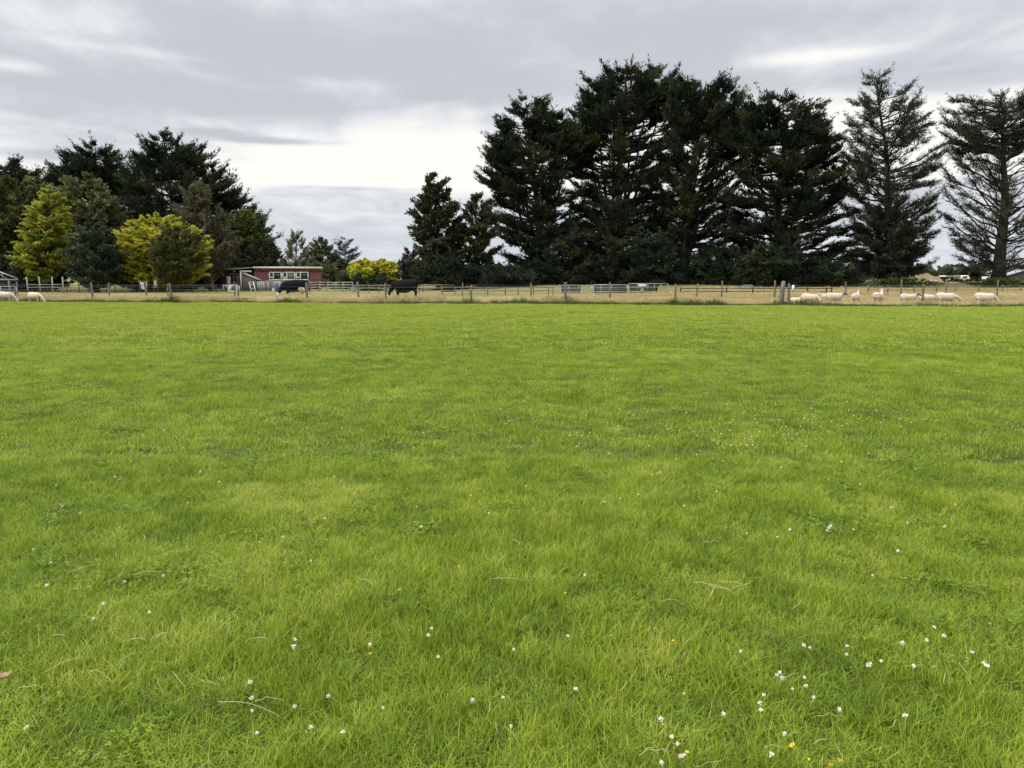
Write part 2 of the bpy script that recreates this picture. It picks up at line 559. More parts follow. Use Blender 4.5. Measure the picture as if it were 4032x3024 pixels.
def field_grass(name, d0, d1, cell, protos, hs, label):
    xm = .82 * d1 + 1.4
    soft = lambda x, y: np.hypot(x * .35, y) + RNG.normal(0, .06 * d0, len(x))
    P = jgrid(-xm, xm, d0 * .7, d1 * 1.15, cell,
              lambda x, y: (soft(x, y) > d0) & (soft(x, y) < d1) & (np.abs(x) < .82 * y + 1.4) & (y < edge_y(x) - .05))
    x, y = P.T
    tall = fbm(x, y, 1.1, 7) * .38 + vnoise(x, y, .24, 9) * .62
    tall = np.clip((tall - .28) / .45, 0, 1)
    thin = fbm(x, y, 2.2, 21)
    k = RNG.random(len(x)) > .06 * sst(thin, .56, .72) * (1 - tall)
    x, y, tall = x[k], y[k], tall[k]
    n = len(x)
    hue = .15 * fbm(x, y, 4.5, 30) + .32 * fbm(x, y, .55, 40) + .10 * vnoise(x, y, 14, 50) + .43 * vnoise(x, y, .19, 51)
    brown = sst(fbm(x, y, 1.9, 60), .70, .80)
    t = np.clip(.5 + (hue - .5) * 1.45 + (tall - .5) * .24 + RNG.normal(0, .10, n) + brown * .30 + .08 + .36 * sst(y, 9, 38), 0, 1)
    hol = sst(fbm(x, y, .45 + .02 * 0, 33), .55, .68) * sst(fbm(x, y, 6.0, 34), .35, .6)
    t = np.clip(t - .12 * hol, 0, 1)  # darker tint stands in for shading in the grass hollows
    s = hs * (.46 + 1.0 * tall) * (1 - .35 * hol) * RNG.uniform(.8, 1.2, n)
    s = np.maximum(s, .74 if d1 < 8 else .56)
    sx = RNG.uniform(.85, 1.25, n)
    scatter(name, np.stack([x, y, hz(x, y)], 1), np.stack([RNG.normal(0, .10, n), RNG.normal(0, .10, n), RNG.uniform(0, 6.28, n)], 1),
            np.stack([sx, sx, s], 1), RNG.integers(0, len(protos), n), t, protos, label)


near_p = [proto('near_grass_clump', clump(100 + i, 48, .062, .040, .085, .0031, .2, 1.15), M_grass) for i in range(9)]
mid_p = [proto('mid_grass_clump', clump(200 + i, 46, .115, .040, .082, .0055, .15, 1.05, (0, .5)), M_grass) for i in range(7)]
far_p = [proto('far_grass_clump', clump(300 + i, 44, .22, .040, .085, .013, .1, .9, (0, .5)), M_grass) for i in range(6)]
field_grass('near_grass', 1.5, 7.0, 0.062, near_p, 1.0, 'short bright green pasture grass at the near end of the paddock')
field_grass('middle_grass', 7.0, 18.0, .125, mid_p, .95, 'short green pasture grass across the middle of the paddock')
field_grass('far_grass', 18.0, 58.0, .235, far_p, .9, 'short green pasture grass at the far end of the paddock')

# mats of clover leaves and broad weeds among the near grass
def leaf_clump(seed, n, rad, r0, r1):
    q = np.random.default_rng(seed)
    V, F4, tint = [], [], []
    for k in range(n):
        a, rr = q.uniform(0, 6.283), rad * q.random() ** .6
        c = np.array([math.cos(a) * rr, math.sin(a) * rr, q.uniform(.025, .06)])
        t0 = np.clip(q.normal(.42, .16), 0, .8); a0 = q.uniform(0, 6.283); r = q.uniform(r0, r1)
        tilt = q.normal(0, .35, 2)
        for j in range(3):
            an = a0 + j * 2.094
            d, w = np.array([math.cos(an), math.sin(an), 0]), np.array([-math.sin(an), math.cos(an), 0])
            pts = [np.zeros(3), d * r * .55 + w * r * .42, d * r, d * r * .55 - w * r * .42]
            i0 = len(tint)
            for p_ in pts:
                p_ = p_ + np.array([0, 0, p_[0] * tilt[0] + p_[1] * tilt[1]])
                V.append(c + p_); tint.append(t0)
            F4.append([i0, i0 + 1, i0 + 2, i0 + 3])
    return np.array(V), F4, [], np.array(tint)


leaf_p = [proto('clover_leaf_clump', leaf_clump(600 + i, 20, .075, .008, .015), M_grass) for i in range(4)]
P = jgrid(-9, 9, 1.6, 10.5, .085, lambda x, y: (np.abs(x) < .82 * y + 1.2) & (fbm(x, y, .9, 71) * .6 + fbm(x, y, .25, 75) * .4 > .645) & (RNG.random(len(x)) < .7))
x, y = P.T
n = len(x)
scatter('clover_leaves', np.stack([x, y, hz(x, y)], 1), np.stack([RNG.normal(0, .1, n), RNG.normal(0, .1, n), RNG.uniform(0, 6.28, n)], 1),
        np.stack([np.ones(n), np.ones(n), RNG.uniform(.7, 1.15, n)], 1), RNG.integers(0, 4, n), np.clip(RNG.normal(.36, .10, n), 0, 1), leaf_p, 'low mats of clover leaves among the near grass')

# tall dry grass along and behind the fence
dry_p = [proto('dry_grass_clump', clump(400 + i, 34, .27, .26, .52, .011, .05, .45, (0, .6), .22, .15), M_dry) for i in range(6)]
P = jgrid(-62, 62, 38, 80, .30, lambda x, y: (y > edge_y(x) - .5 + 2.2 * (fbm(x, x * 0, 2.3, 15) - .1)) & (y < edge_y(x) + 7) & (np.abs(x) < .8 * y + 3))
P2 = jgrid(-75, 80, 44, 100, .62, lambda x, y: (y > edge_y(x) + 7) & (y < edge_y(x) + 16 + 26 * sst(x, -5, 25)) & (np.abs(x) < .8 * y + 3))
P = np.concatenate([P, P2])
x, y = P.T
n = len(x)
pn = fbm(x, y, 4.0, 70)
h = (.30 + .95 * pn) * RNG.uniform(.7, 1.3, n) * (1 - .35 * sst(x, 14, 18) * (y < edge_y(x) + 3)) * np.where(y > edge_y(x) + 3, .5 + .4 * sst(x, 9, 17), 1.0) * np.where(y > edge_y(x) + 9, .6 + .4 * sst(x, 9, 17), 1.0)
t = np.clip(.58 + (fbm(x, y, 3.0, 80) - .5) * 1.5 - .35 * sst(y - edge_y(x), 10, 20) * (1 - sst(x, -5, 25)) + RNG.normal(0, .07, n), 0, 1)
scatter('tall_dry_grass', np.stack([x, y, hz(x, y)], 1), np.stack([RNG.normal(0, .08, n), RNG.normal(0, .08, n), RNG.uniform(0, 6.28, n)], 1),
        np.stack([np.ones(n), np.ones(n), h], 1), RNG.integers(0, 6, n), t, dry_p, 'tall tan seeding grass growing along the fence')
def on_edge(u, off):
    """ground point on the line parallel to the field edge, offset behind it, at bearing u"""
    k = (u - 2016) / F / math.cos(PITCH) * .99
    y = 50.0
    for _ in range(30):
        y = edge_y(k * y) + off
    return (k * y, y)
# longer green grass at the fence foot, coloured darker for the shade there
long_p = [proto('long_grass_clump', clump(500 + i, 40, .24, .12, .26, .012, .1, .8, (0, .5), 0, .08), M_long) for i in range(5)]
P = jgrid(-60, 60, 38, 62, .24, lambda x, y: (y > edge_y(x) - .9 * fbm(x, x * 0, 3, 5)) & (y < edge_y(x) + .95 + 2.2 * (fbm(x, x * 0, 4, 6) - .40)) & (np.abs(x) < .8 * y + 3))
tuft = []
for u in (75, 375, 683, 945, 1213, 1523, 1856, 2226, 2655, 3071, 3101, 3150, 3190, 3625, 1120, 1600, 2050, 2700, 2780, 640):
    for _ in range(9):
        px_, py_ = on_edge(u, .75)
        tuft.append((px_ + RNG.normal(0, .42), py_ + RNG.normal(-.15, .22)))
nt_ = len(tuft)
P = np.concatenate([P, tuft])
x, y = P.T
n = len(x)
big = np.concatenate([np.zeros(n - nt_), RNG.uniform(.5, 1.5, nt_)])
scatter('fence_foot_grass', np.stack([x, y, hz(x, y)], 1), np.stack([RNG.normal(0, .1, n), RNG.normal(0, .1, n), RNG.uniform(0, 6.28, n)], 1),
        np.stack([np.ones(n), np.ones(n), (.62 + 3.6 * np.clip(fbm(x, y, 1.7, 8) - .38, 0, 1) ** 1.2 + big) * RNG.uniform(.8, 1.2, n)], 1), RNG.integers(0, 5, n), np.clip(fbm(x, y, 2., 90) + RNG.normal(0, .1, n), 0, 1), long_p,
        'long green grass at the foot of the fence, darkened for its shade')

# ------------------------------------------------------------------ trees


def kites(P, D, size, K, wr, spread, rng, tint, jit=.28, flat=0.0, tri=False):
    """K kite-shaped leaves / sprays at each point, roughly along D"""
    n = len(P)
    P = np.repeat(P, K, 0); D = np.repeat(D, K, 0); s = np.repeat(size, K)
    N = n * K
    P = P + rng.normal(0, 1, (N, 3)) * (s * jit)[:, None] * np.array([1, 1, 1 - .6 * flat])
    d = D + rng.normal(0, spread, (N, 3)) * np.array([1, 1, 1 - .5 * flat])
    d /= np.linalg.norm(d, axis=1)[:, None] + 1e-9
    r = rng.normal(0, 1, (N, 3))
    w = np.cross(d, r); w /= np.linalg.norm(w, axis=1)[:, None] + 1e-9
    L = s * rng.uniform(.55, 1.1, N)
    W = L * wr * rng.uniform(.7, 1.3, N)
    c = P + d * (L * .45)[:, None]
    if tri:
        e = P + d * L[:, None]
        V = np.stack([P + w * (W * tri)[:, None], e, P - w * (W * tri)[:, None]], 1).reshape(-1, 3)
        return V, np.arange(N * 3).reshape(-1, 3), np.repeat(np.clip(np.repeat(tint, K) + rng.normal(0, .09, N), 0, 1), 3)
    nrm = np.cross(d, w)
    a = P
    e = P + d * L[:, None] + nrm * (L * .12)[:, None]
    V = np.stack([a, c + w * W[:, None], e, c - w * W[:, None]], 1).reshape(-1, 3)
    T = np.repeat(np.clip(np.repeat(tint, K) + rng.normal(0, .09, N), 0, 1), 4)
    return V, np.arange(N * 4).reshape(-1, 4), T


STY = {
    # n limbs, rise, mid-control, branchlets, branchlet length, tufts, tuft size, K, width ratio, spread, up, wood scale
    'macro': dict(tri=.85, plume=1, n=150, rise=(-.05, .42), k=.18, nb=16, bl=(.7, 2.2), nt=6, ts=(.36, .78), K=6, wr=.15, sp=.38, up=.26, r=(.72, 1.06), s0=.34, fan=(20, 65), flat=.65, wood=1.0, top=1.0),
    'open': dict(tri=.85, plume=.7, n=110, rise=(.05, .75), k=.30, nb=15, bl=(.6, 1.9), nt=5, ts=(.32, .70), K=6, wr=.10, sp=.5, up=.22, r=(.55, 1.05), s0=.38, fan=(20, 70), flat=.5, wood=.75, top=1.0),
    'broad': dict(n=62, rise=(.4, 1.1), k=.55, nb=15, bl=(.5, 1.6), nt=5, ts=(.34, .65), K=7, wr=.26, sp=.75, up=.05, r=(.5, 1.0), s0=.35, fan=(20, 85), flat=.1, wood=.9, top=.6),
    'gold': dict(n=130, rise=(.2, .75), k=.6, nb=13, bl=(.35, .9), nt=5, ts=(.24, .42), K=7, wr=.36, sp=.6, up=-.05, r=(.80, 1.02), s0=.35, fan=(20, 75), flat=.45, wood=.8, top=.6),
    'birch': dict(n=60, rise=(.6, 1.5), k=.5, nb=12, bl=(.5, 1.5), nt=4, ts=(.25, .5), K=6, wr=.22, sp=.8, up=-.35, r=(.45, 1.0), s0=.4, fan=(20, 80), flat=.0, wood=1.0, top=.8),
    'shrub': dict(n=48, rise=(.3, 1.0), k=.5, nb=13, bl=(.3, 1.0), nt=5, ts=(.28, .6), K=7, wr=.22, sp=.8, up=.1, r=(.5, 1.0), s0=.25, fan=(20, 90), flat=.1, wood=.7, top=.4),
}


def interp_outline(outline, Y):
    z, l, r = [], [], []
    for v, a, b in outline:
        z.append(at(2016, v, Y)[2]); l.append(at(a, v, Y)[0]); r.append(at(b, v, Y)[0])
    o = np.argsort(z)
    return np.array(z)[o], np.array(l)[o], np.array(r)[o]


def grow(outline, Y, u0, u1, style, seed, trunk_r, over=None, depth=.85, zlow=None, vbase=None):
    """limbs, wood and foliage tufts that fill the crown outline, as a body with depth"""
    p = dict(STY[style]); p.update(over or {})
    rng = np.random.default_rng(seed)
    oz, ol, orr = interp_outline(outline, Y)
    zt, zb = oz[-1], oz[0]
    xb, xt = at(u0, 1100, Y)[0], at(u1, outline[0][0], Y)[0]
    gz = float(hz(xb, Y)) - .05
    H = zt - gz
    tr = lambda z: np.array([xb + (xt - xb) * np.clip((z - gz) / H, 0, 1) ** 1.2, Y + .35 * math.sin(z * .31 + seed), z])
    wood = MB()
    zs = np.linspace(gz, zt - .02 * H, 14)
    tp = np.array([tr(z) + np.array([.12 * math.sin(z * .5 + seed), 0, 0]) * trunk_r for z in zs])
    rad = trunk_r * (1.0 - .93 * ((zs - gz) / H) ** .85)
    rad[0] *= 1.45
    wood.tube(tp, rad, 9)
    # heights of limb ends, more where the crown is wide
    zc = np.linspace(zb, zt, 200)
    wd = np.interp(zc, oz, orr) - np.interp(zc, oz, ol)
    cdf = np.cumsum(wd + .34 * wd.max()); cdf /= cdf[-1]
    N = p['n']
    ze = np.interp((np.arange(N) + rng.random(N)) / N, cdf, zc)
    azs = (np.arange(N) * 2.39996 + rng.normal(0, .5, N))
    TP, TD, TS, TT = [], [], [], []
    for i in range(N):
        z1, a = ze[i], azs[i]
        cx, cy = math.cos(a), math.sin(a)
        c = tr(z1)
        wl, wr_ = max(.15, c[0] - np.interp(z1, oz, ol)), max(.15, np.interp(z1, oz, orr) - c[0])
        rx = wr_ if cx > 0 else wl
        ry = .5 * (wl + wr_) * depth
        R = 1 / math.sqrt((cx / rx) ** 2 + (cy / ry) ** 2)
        R *= p['r'][0] + (p['r'][1] - p['r'][0]) * rng.random() ** .55
        if rng.random() < .10: R *= 1.07
        z0 = max(gz + (zlow if zlow is not None else .05 * H), z1 - R * rng.uniform(*p['rise']) * (.75 + .85 * (z1 - zb) / (zt - zb)))
        z0 = min(z0, z1 - .02)
        P0, P2 = tr(z0), c + np.array([cx * R, cy * R, 0])
        hv = P2 - P0; hv[2] = 0
        P1 = P0 + hv * .58 + np.array([0, 0, (z1 - z0) * p['k'] + rng.normal(0, .03) * R])
        s = np.linspace(0, 1, 7)[:, None]
        B = (1 - s) ** 2 * P0 + 2 * s * (1 - s) * P1 + s ** 2 * P2
        B[1:-1] += rng.normal(0, .022 * R, (5, 3))
        lr = max(.025, .016 * R * p['wood'] + .05 * trunk_r)
        wood.tube(B, lr * np.linspace(1.25, .22, 7), 5, False)
        lt = rng.normal(.5, .19)
        nb = max(4, int(p['nb'] * (.45 + .55 * min(1.6, R / (.35 * wd.max() + .1)))))
        sq = np.sort(p['s0'] + (1 - p['s0']) * rng.random(nb) ** .8)
        sq[-1] = 1.0
        bb = np.stack([np.interp(sq, s[:, 0], B[:, k]) for k in range(3)], 1)
        T = np.gradient(B, axis=0)
        tt = np.stack([np.interp(sq, s[:, 0], T[:, k]) for k in range(3)], 1)
        tt /= np.linalg.norm(tt, axis=1)[:, None] + 1e-9
        fa = np.radians(rng.uniform(*p['fan'], nb)) * np.where(np.arange(nb) % 2, 1, -1)
        fa[-1] = 0
        fa[-2] *= .5
        ca, sa = np.cos(fa), np.sin(fa)
        d = np.stack([tt[:, 0] * ca - tt[:, 1] * sa, tt[:, 0] * sa + tt[:, 1] * ca, tt[:, 2] * .6 + p['up'] + rng.normal(0, .12, nb)], 1)
        d /= np.linalg.norm(d, axis=1)[:, None]
        bl = rng.uniform(*p['bl'], nb) * (1.1 - .45 * sq) * min(1.25, .45 + R / 4.5)
        if p.get('plume'):                                   # long tapering tip that hooks upward
            bl[-1] = p['plume'] * rng.uniform(.9, 1.8); d[-1] = tt[-1] * [1, 1, .5] + np.array([0, 0, .30 + .35 * rng.random()]); d[-1] /= np.linalg.norm(d[-1])
        for q in range(nb):
            if bl[q] > .8 and (q % 2 == 0 or (q == nb - 1 and p.get('plume'))):
                e = bb[q] + d[q] * bl[q] * .8
                wood.tube(np.array([bb[q], (bb[q] + e) / 2 + rng.normal(0, .04, 3), e]), [lr * .34, lr * .25, lr * .12], 4, False)
        nt = p['nt']
        u = np.linspace(.12, 1, nt)[None, :] + rng.uniform(-.08, .08, (nb, nt))
        pp = bb[:, None, :] + d[:, None, :] * (bl[:, None] * u)[:, :, None]
        pp[:, :, 2] += (u ** 2) * p['up'] * .35 * bl[:, None]
        if p.get('plume'): pp[-1, :, 2] += u[-1] ** 2 * .16 * bl[-1]
        dd = np.repeat(d[:, None, :], nt, 1) + np.array([0, 0, p['up']]) * .6
        TP.append(pp.reshape(-1, 3)); TD.append(dd.reshape(-1, 3))
        TS.append((rng.uniform(*p['ts'], (nb, nt)) * np.clip(.55 + bl * .4, .6, 1.15)[:, None] * np.linspace(1.15, .7, nt)[None, :]).ravel())
        TT.append(np.clip(lt + rng.normal(0, .10, nb * nt), 0, 1))
    P, D = np.concatenate(TP), np.concatenate(TD)
    D /= np.linalg.norm(D, axis=1)[:, None]
    keep = P[:, 2] > gz + .05
    V, Fq, T = kites(P[keep], D[keep], np.concatenate(TS)[keep], p['K'], p['wr'], p['sp'], rng, np.concatenate(TT)[keep], flat=p['flat'], tri=p.get('tri', 1.15))
    org = np.array([xb, Y, gz])
    return org, wood, V, Fq, T


def tree(name, label, cat, group, outline, Y, u0, u1, style, mat, seed, trunk_r=.4, bark=None, subs=(), **kw):
    if style in ('macro', 'open') and name != 'hedge_bush':
        outline = [(outline[0][0] + 14, *outline[0][1:])] + list(outline[1:])
        subs = [(a, v + 16, w, h) for a, v, w, h in subs]
    org, wood, V, Fq, T = grow(outline, Y, u0, u1, style, seed, trunk_r, **kw)
    for i, (us, vt, vb, hw) in enumerate(subs):              # further stems, each with a top of its own
        ov = dict(kw.get('over') or {}, n=26, nb=12, r=(.6, 1.15), rise=(.05, .6))
        h = vb - vt
        _, w2, V2, F2, T2 = grow([(vt, us - 7, us + 7), (vt + h * .25, us - hw * .5, us + hw * .5), (vt + h * .6, us - hw, us + hw), (vb, us - hw * 1.2, us + hw * 1.2)],
                                 Y + (-1.6, 1.4, -.7, 2.2, .6)[i % 5], u0, us, style, seed * 31 + i, trunk_r * .42, over=ov, zlow=.45 * (at(us, vt, Y)[2] - org[2]))
        Fq = np.concatenate([Fq, F2 + len(V)]); V = np.concatenate([V, V2]); T = np.concatenate([T, T2])
        wood.F4 += [f + wood.n for f in w2.F4]; wood.F3 += [f + wood.n for f in w2.F3]
        wood.V += w2.V; wood.n += w2.n
    root = empty(name, org, label, cat, group)
    wood.V = [v - org for v in wood.V]
    part('trunk', wood, bark or M_bark, root, True)
    link('crown', build_mesh('crown', V - org, [Fq], mat, False, {'tint': T}), root)
    return root, org


M_macro = foliage('cypress_foliage', [(0, (.012, .020, .015)), (.45, (.022, .034, .021)), (.75, (.050, .062, .028)), (1, (.095, .098, .036))], .10, .9, 0.0, .08)
M_open = foliage('thin_conifer_foliage', [(0, (.020, .026, .018)), (.5, (.038, .046, .028)), (1, (.075, .075, .04))], .15)
M_olive = foliage('olive_foliage', [(0, (.065, .08, .032)), (.5, (.13, .142, .052)), (1, (.22, .215, .08))], .25)
M_dkgreen = foliage('dark_green_foliage', [(0, (.020, .034, .020)), (.5, (.036, .056, .032)), (1, (.06, .085, .04))], .2)
M_dkolive = foliage('dark_olive_foliage', [(0, (.024, .030, .014)), (.5, (.048, .054, .022)), (1, (.085, .085, .035))], .2)
M_softolive = foliage('soft_olive_foliage', [(0, (.04, .05, .016)), (.5, (.085, .095, .026)), (1, (.16, .16, .04))], .25)
M_greygreen = foliage('grey_green_foliage', [(0, (.032, .048, .030)), (.5, (.058, .078, .046)), (1, (.10, .12, .065))], .2)
M_gold = foliage('golden_foliage', [(0, (.10, .13, .012)), (.32, (.33, .34, .025)), (.6, (.54, .515, .05)), (1, (.72, .655, .10))], .30)
M_lime = foliage('yellow_green_foliage', [(0, (.06, .10, .016)), (.35, (.20, .26, .03)), (.62, (.46, .47, .06)), (1, (.66, .60, .10))], .30)
M_mid = foliage('mid_green_foliage', [(0, (.030, .050, .014)), (.5, (.065, .095, .022)), (1, (.15, .16, .03))], .25)
M_brown = foliage('brown_birch_foliage', [(0, (.052, .052, .028)), (.5, (.105, .10, .052)), (1, (.17, .155, .075))], .25)
M_pale = foliage('pale_far_foliage', [(0, (.07, .085, .05)), (.5, (.13, .145, .075)), (1, (.22, .215, .12))], .3)
M_purple = foliage('purple_foliage', [(0, (.025, .018, .022)), (.5, (.055, .034, .042)), (1, (.10, .065, .07))], .2)

GR, GL = 'big conifers right of the gap', 'trees behind the paddock on the left'
# -- the right shelterbelt
tree('cypress_tree', 'dense dark cypress at the left end of the tall shelterbelt, leaning spiky top', 'tree', GR,
     [(372, 2050, 2085), (425, 2025, 2185), (480, 1978, 2225), (560, 1945, 2250), (650, 1922, 2270), (760, 1908, 2290), (850, 1915, 2300), (950, 1960, 2300), (1050, 2010, 2300), (1112, 2040, 2290)],
     104, 2140, 2065, 'macro', M_macro, 21, .75, over=dict(n=125), subs=[(1985, 490, 650, 48), (2130, 412, 570, 50), (2200, 428, 600, 58), (2245, 520, 700, 50), (1942, 600, 770, 50)])
tree('cypress_tree', 'tallest dark cypress of the shelterbelt, broad and dense with hooked tips', 'tree', GR,
     [(248, 2445, 2495), (275, 2405, 2595), (312, 2325, 2640), (380, 2285, 2680), (450, 2258, 2695), (600, 2240, 2705), (800, 2240, 2700), (950, 2255, 2660), (1112, 2290, 2600)],
     107, 2420, 2470, 'macro', M_macro, 22, .9, over=dict(n=172, r=(.58, 1.06)), subs=[(2330, 306, 520, 50), (2410, 266, 460, 48), (2580, 256, 460, 58), (2272, 430, 620, 45), (2530, 268, 430, 42), (2640, 298, 480, 52)])
tree('cypress_tree', 'dark cypress with forked pale trunk showing below its high crown', 'tree', GR,
     [(300, 2670, 2720), (332, 2655, 2885), (400, 2640, 2895), (500, 2620, 2910), (650, 2600, 2925), (850, 2590, 2940), (950, 2610, 2930), (1020, 2640, 2900)],
     103, 2690, 2765, 'macro', M_macro, 23, .85, over=dict(n=130, rise=(.12, .65), wood=1.2), zlow=3.0, depth=.7, subs=[(2690, 300, 500, 52), (2870, 322, 520, 50), (2790, 355, 540, 50), (2892, 440, 640, 45)])
tree('cypress_tree', 'wide dark cypress with flat stepped top at the right end of the dense shelterbelt', 'tree', GR,
     [(376, 3000, 3115), (410, 2930, 3180), (480, 2905, 3230), (600, 2880, 3275), (700, 2870, 3315), (800, 2860, 3335), (900, 2850, 3345), (1000, 2840, 3355), (1108, 2850, 3360)],
     100, 3060, 3085, 'macro', M_macro, 24, .8, over=dict(n=170, rise=(-.08, .36)), depth=.75, subs=[(3020, 378, 560, 58), (3180, 420, 600, 58), (2940, 412, 600, 52), (3242, 515, 700, 52), (3292, 640, 820, 48)])
r6, o6 = tree('open_conifer', 'tall thin conifer standing alone, open branches and dense growth round its base', 'tree', GR,
     [(268, 3440, 3475), (300, 3420, 3530), (340, 3400, 3600), (390, 3375, 3620), (440, 3345, 3690), (500, 3285, 3715), (600, 3300, 3725), (700, 3310, 3710), (800, 3320, 3700), (900, 3330, 3700), (1000, 3340, 3690), (1070, 3360, 3670)],
     98, 3512, 3455, 'open', M_open, 25, .62, over=dict(n=150))
_, _, V, Fq, T = grow([(780, 3440, 3560), (850, 3395, 3610), (950, 3375, 3640), (1040, 3380, 3650), (1090, 3420, 3620)], 97, 3500, 3500, 'shrub', 26, .2, over=dict(n=90, ts=(.35, .7), wr=.16, r=(.45, 1.15)), depth=.8)
link('lower_crown', build_mesh('lower_crown', V - o6, [Fq], M_open, False, {'tint': T}), r6)
r7, o7 = tree('open_conifer', 'flat topped bare limbed conifer with thick trunk near the right edge', 'tree', GR,
     [(372, 3800, 4030), (400, 3725, 4080), (470, 3722, 4100), (540, 3760, 4090), (600, 3800, 4060)], 96, 3935, 3962, 'open', M_open, 27, .85,
     over=dict(n=74, rise=(.05, .6), k=.25, up=.12, s0=.4, wood=.8, nb=15))
_, w7, V, Fq, T = grow([(540, 3745, 4110), (650, 3720, 4130), (800, 3712, 4150), (1000, 3735, 4150), (1060, 3770, 4130)], 96.3, 3935, 3950, 'open', 127, .3,
                       over=dict(n=96, rise=(.2, .75), k=.36, up=.04, s0=.5, wood=.9, nb=13, ts=(.32, .62)))
w7.V = [v - o7 for v in w7.V]
part('lower_limbs', w7, M_bark, r7, True)
link('lower_crown', build_mesh('lower_crown', V - o7, [Fq], M_open, False, {'tint': T}), r7)
tree('bare_tree', 'wispy bare topped tree cut by the right edge of the view', 'tree', GR,
     [(280, 4030, 4130), (330, 4000, 4200), (420, 4040, 4260), (600, 4080, 4300), (800, 4090, 4300)], 116, 4170, 4080, 'birch', M_brown, 28, .4,
     over=dict(n=46, K=2, nb=8, nt=3, ts=(.3, .6), wr=.1))
# -- the loose trees left of the shelterbelt
tree('loose_tree', 'loose dark green tree with tapering twin top beside the gap of sky', 'tree', GR,
     [(688, 1690, 1722), (720, 1672, 1765), (780, 1655, 1800), (820, 1625, 1812), (900, 1632, 1830), (1000, 1640, 1840), (1100, 1625, 1850)],
     98, 1735, 1708, 'broad', M_dkolive, 31, .45, over=dict(n=84, ts=(.4, .75), wr=.22, up=-.15))
tree('loose_tree', 'shorter thin dark tree with several stems between the loose tree and the cypresses', 'tree', GR,
     [(765, 1850, 1895), (805, 1832, 1945), (870, 1820, 1965), (950, 1820, 1965), (1040, 1830, 1965), (1105, 1820, 1960)],
     97, 1885, 1872, 'broad', M_dkolive, 32, .35, over=dict(n=56, ts=(.3, .6), wr=.2))
tree('copper_tree', 'small purple leaved tree beside the golden bush', 'tree', None,
     [(985, 1600, 1630), (1030, 1572, 1652), (1070, 1566, 1668), (1112, 1580, 1668)], 101, 1628, 1615, 'broad', M_purple, 33, .15, over=dict(n=44, ts=(.25, .45), up=.25, wr=.16))
for i, (a, b, top, Y, lab) in enumerate([(1640, 1860, 1010, 95, 'dark bush below the loose tree, left end of the shelterbelt hedge'),
                                         (1830, 2100, 1050, 96, 'low dark bush between the loose trees and the first cypress'),
                                         (2060, 2330, 860, 100, 'tall dark bush filling the foot of the first cypress'),
                                         (2280, 2540, 770, 101, 'tallest dark bush below the tallest cypress'),
                                         (2470, 2680, 915, 98, 'dark bush left of the forked pale trunk'),
                                         (2715, 2930, 985, 99, 'dark bush right of the forked pale trunk'),
                                         (2900, 3140, 970, 94, 'dark bush below the wide flat topped cypress'),
                                         (3100, 3370, 1030, 96, 'low dark bush at the right end of the dense shelterbelt')]):
    m = (a + b) / 2
    tree('hedge_bush', lab, 'bush', 'dark bushes under the shelterbelt', [(top, m - 30, m + 30), (top + 30, a + 40, b - 40), ((top + 1112) / 2, a + 10, b - 10), (1112, a, b)],
         Y, m, m, 'macro', M_macro, 40 + i, .15, over=dict(n=78, ts=(.34, .72), bl=(.5, 1.7), up=-.02, rise=(-.1, .6), plume=.6, r=(.5, 1.15), flat=.3, sp=.6, K=5, nt=5, nb=13))
for i, (a, b, top, Y, lab) in enumerate([(1975, 2110, 1060, 118, 'low hedge seen through the gap left of the first cypress'),
                                         (3350, 3640, 1066, 128, 'low dark hedge behind the lone thin conifer'),
                                         (3600, 3880, 1066, 150, 'dark hedge behind the white truck'),
                                         (3830, 4100, 1058, 170, 'dark hedge behind the grey barn at the right edge')]):
    m = (a + b) / 2
    tree('far_hedge_bush', lab, 'bush', None, [(top, a + 25, b - 25), (top + 15, a, b), (1108, a - 5, b + 5)],
         Y, m, m, 'shrub', M_dkolive, 60 + i, .1, over=dict(n=60, ts=(.6, 1.1), bl=(.6, 1.5), wr=.2, K=5, nb=9))
# -- the left group
tree('cypress_tree', 'dark cypress with drooping hooked tips behind the trees at the left edge', 'tree', GL,
     [(612, 42, 60), (650, 20, 85), (690, -20, 150), (720, -80, 205), (800, -140, 230), (1000, -170, 250)], 125, 70, 52, 'macro', M_macro, 71, .6, over=dict(n=90, up=.4), subs=[(0, 640, 770, 42), (112, 655, 790, 48)])
tree('cypress_tree', 'dark spiky topped cypress behind the olive tree, second from the left edge', 'tree', GL,
     [(556, 366, 384), (600, 318, 432), (640, 235, 475), (700, 215, 530), (800, 200, 570), (950, 190, 600)], 122, 380, 374, 'macro', M_macro, 72, .6, over=dict(n=100, up=.4), subs=[(328, 588, 720, 42), (432, 604, 740, 48), (270, 632, 770, 42), (232, 655, 800, 42), (500, 660, 800, 45)])
tree('cypress_tree', 'highest and widest dark cypress of the left group, sloping down to the red shed', 'tree', GL,
     [(518, 638, 652), (555, 600, 730), (600, 560, 790), (650, 535, 850), (700, 525, 905), (760, 505, 985), (840, 490, 1020), (900, 490, 1052), (960, 490, 1075), (1050, 500, 1085)],
     116, 710, 645, 'macro', M_macro, 73, .8, over=dict(n=150, up=.36), subs=[(600, 560, 710, 48), (706, 558, 700, 50), (772, 608, 770, 55), (850, 658, 830, 58), (938, 738, 880, 55), (1000, 830, 960, 45)])
tree('willow_tree', 'dull dark olive tree at the left edge behind the golden cone', 'tree', GL,
     [(700, 10, 130), (760, -60, 200), (880, -100, 235), (1000, -100, 230), (1090, -80, 200)], 101, 60, 66, 'broad', M_softolive, 74, .4, over=dict(n=80, ts=(.4, .8), up=-.1))
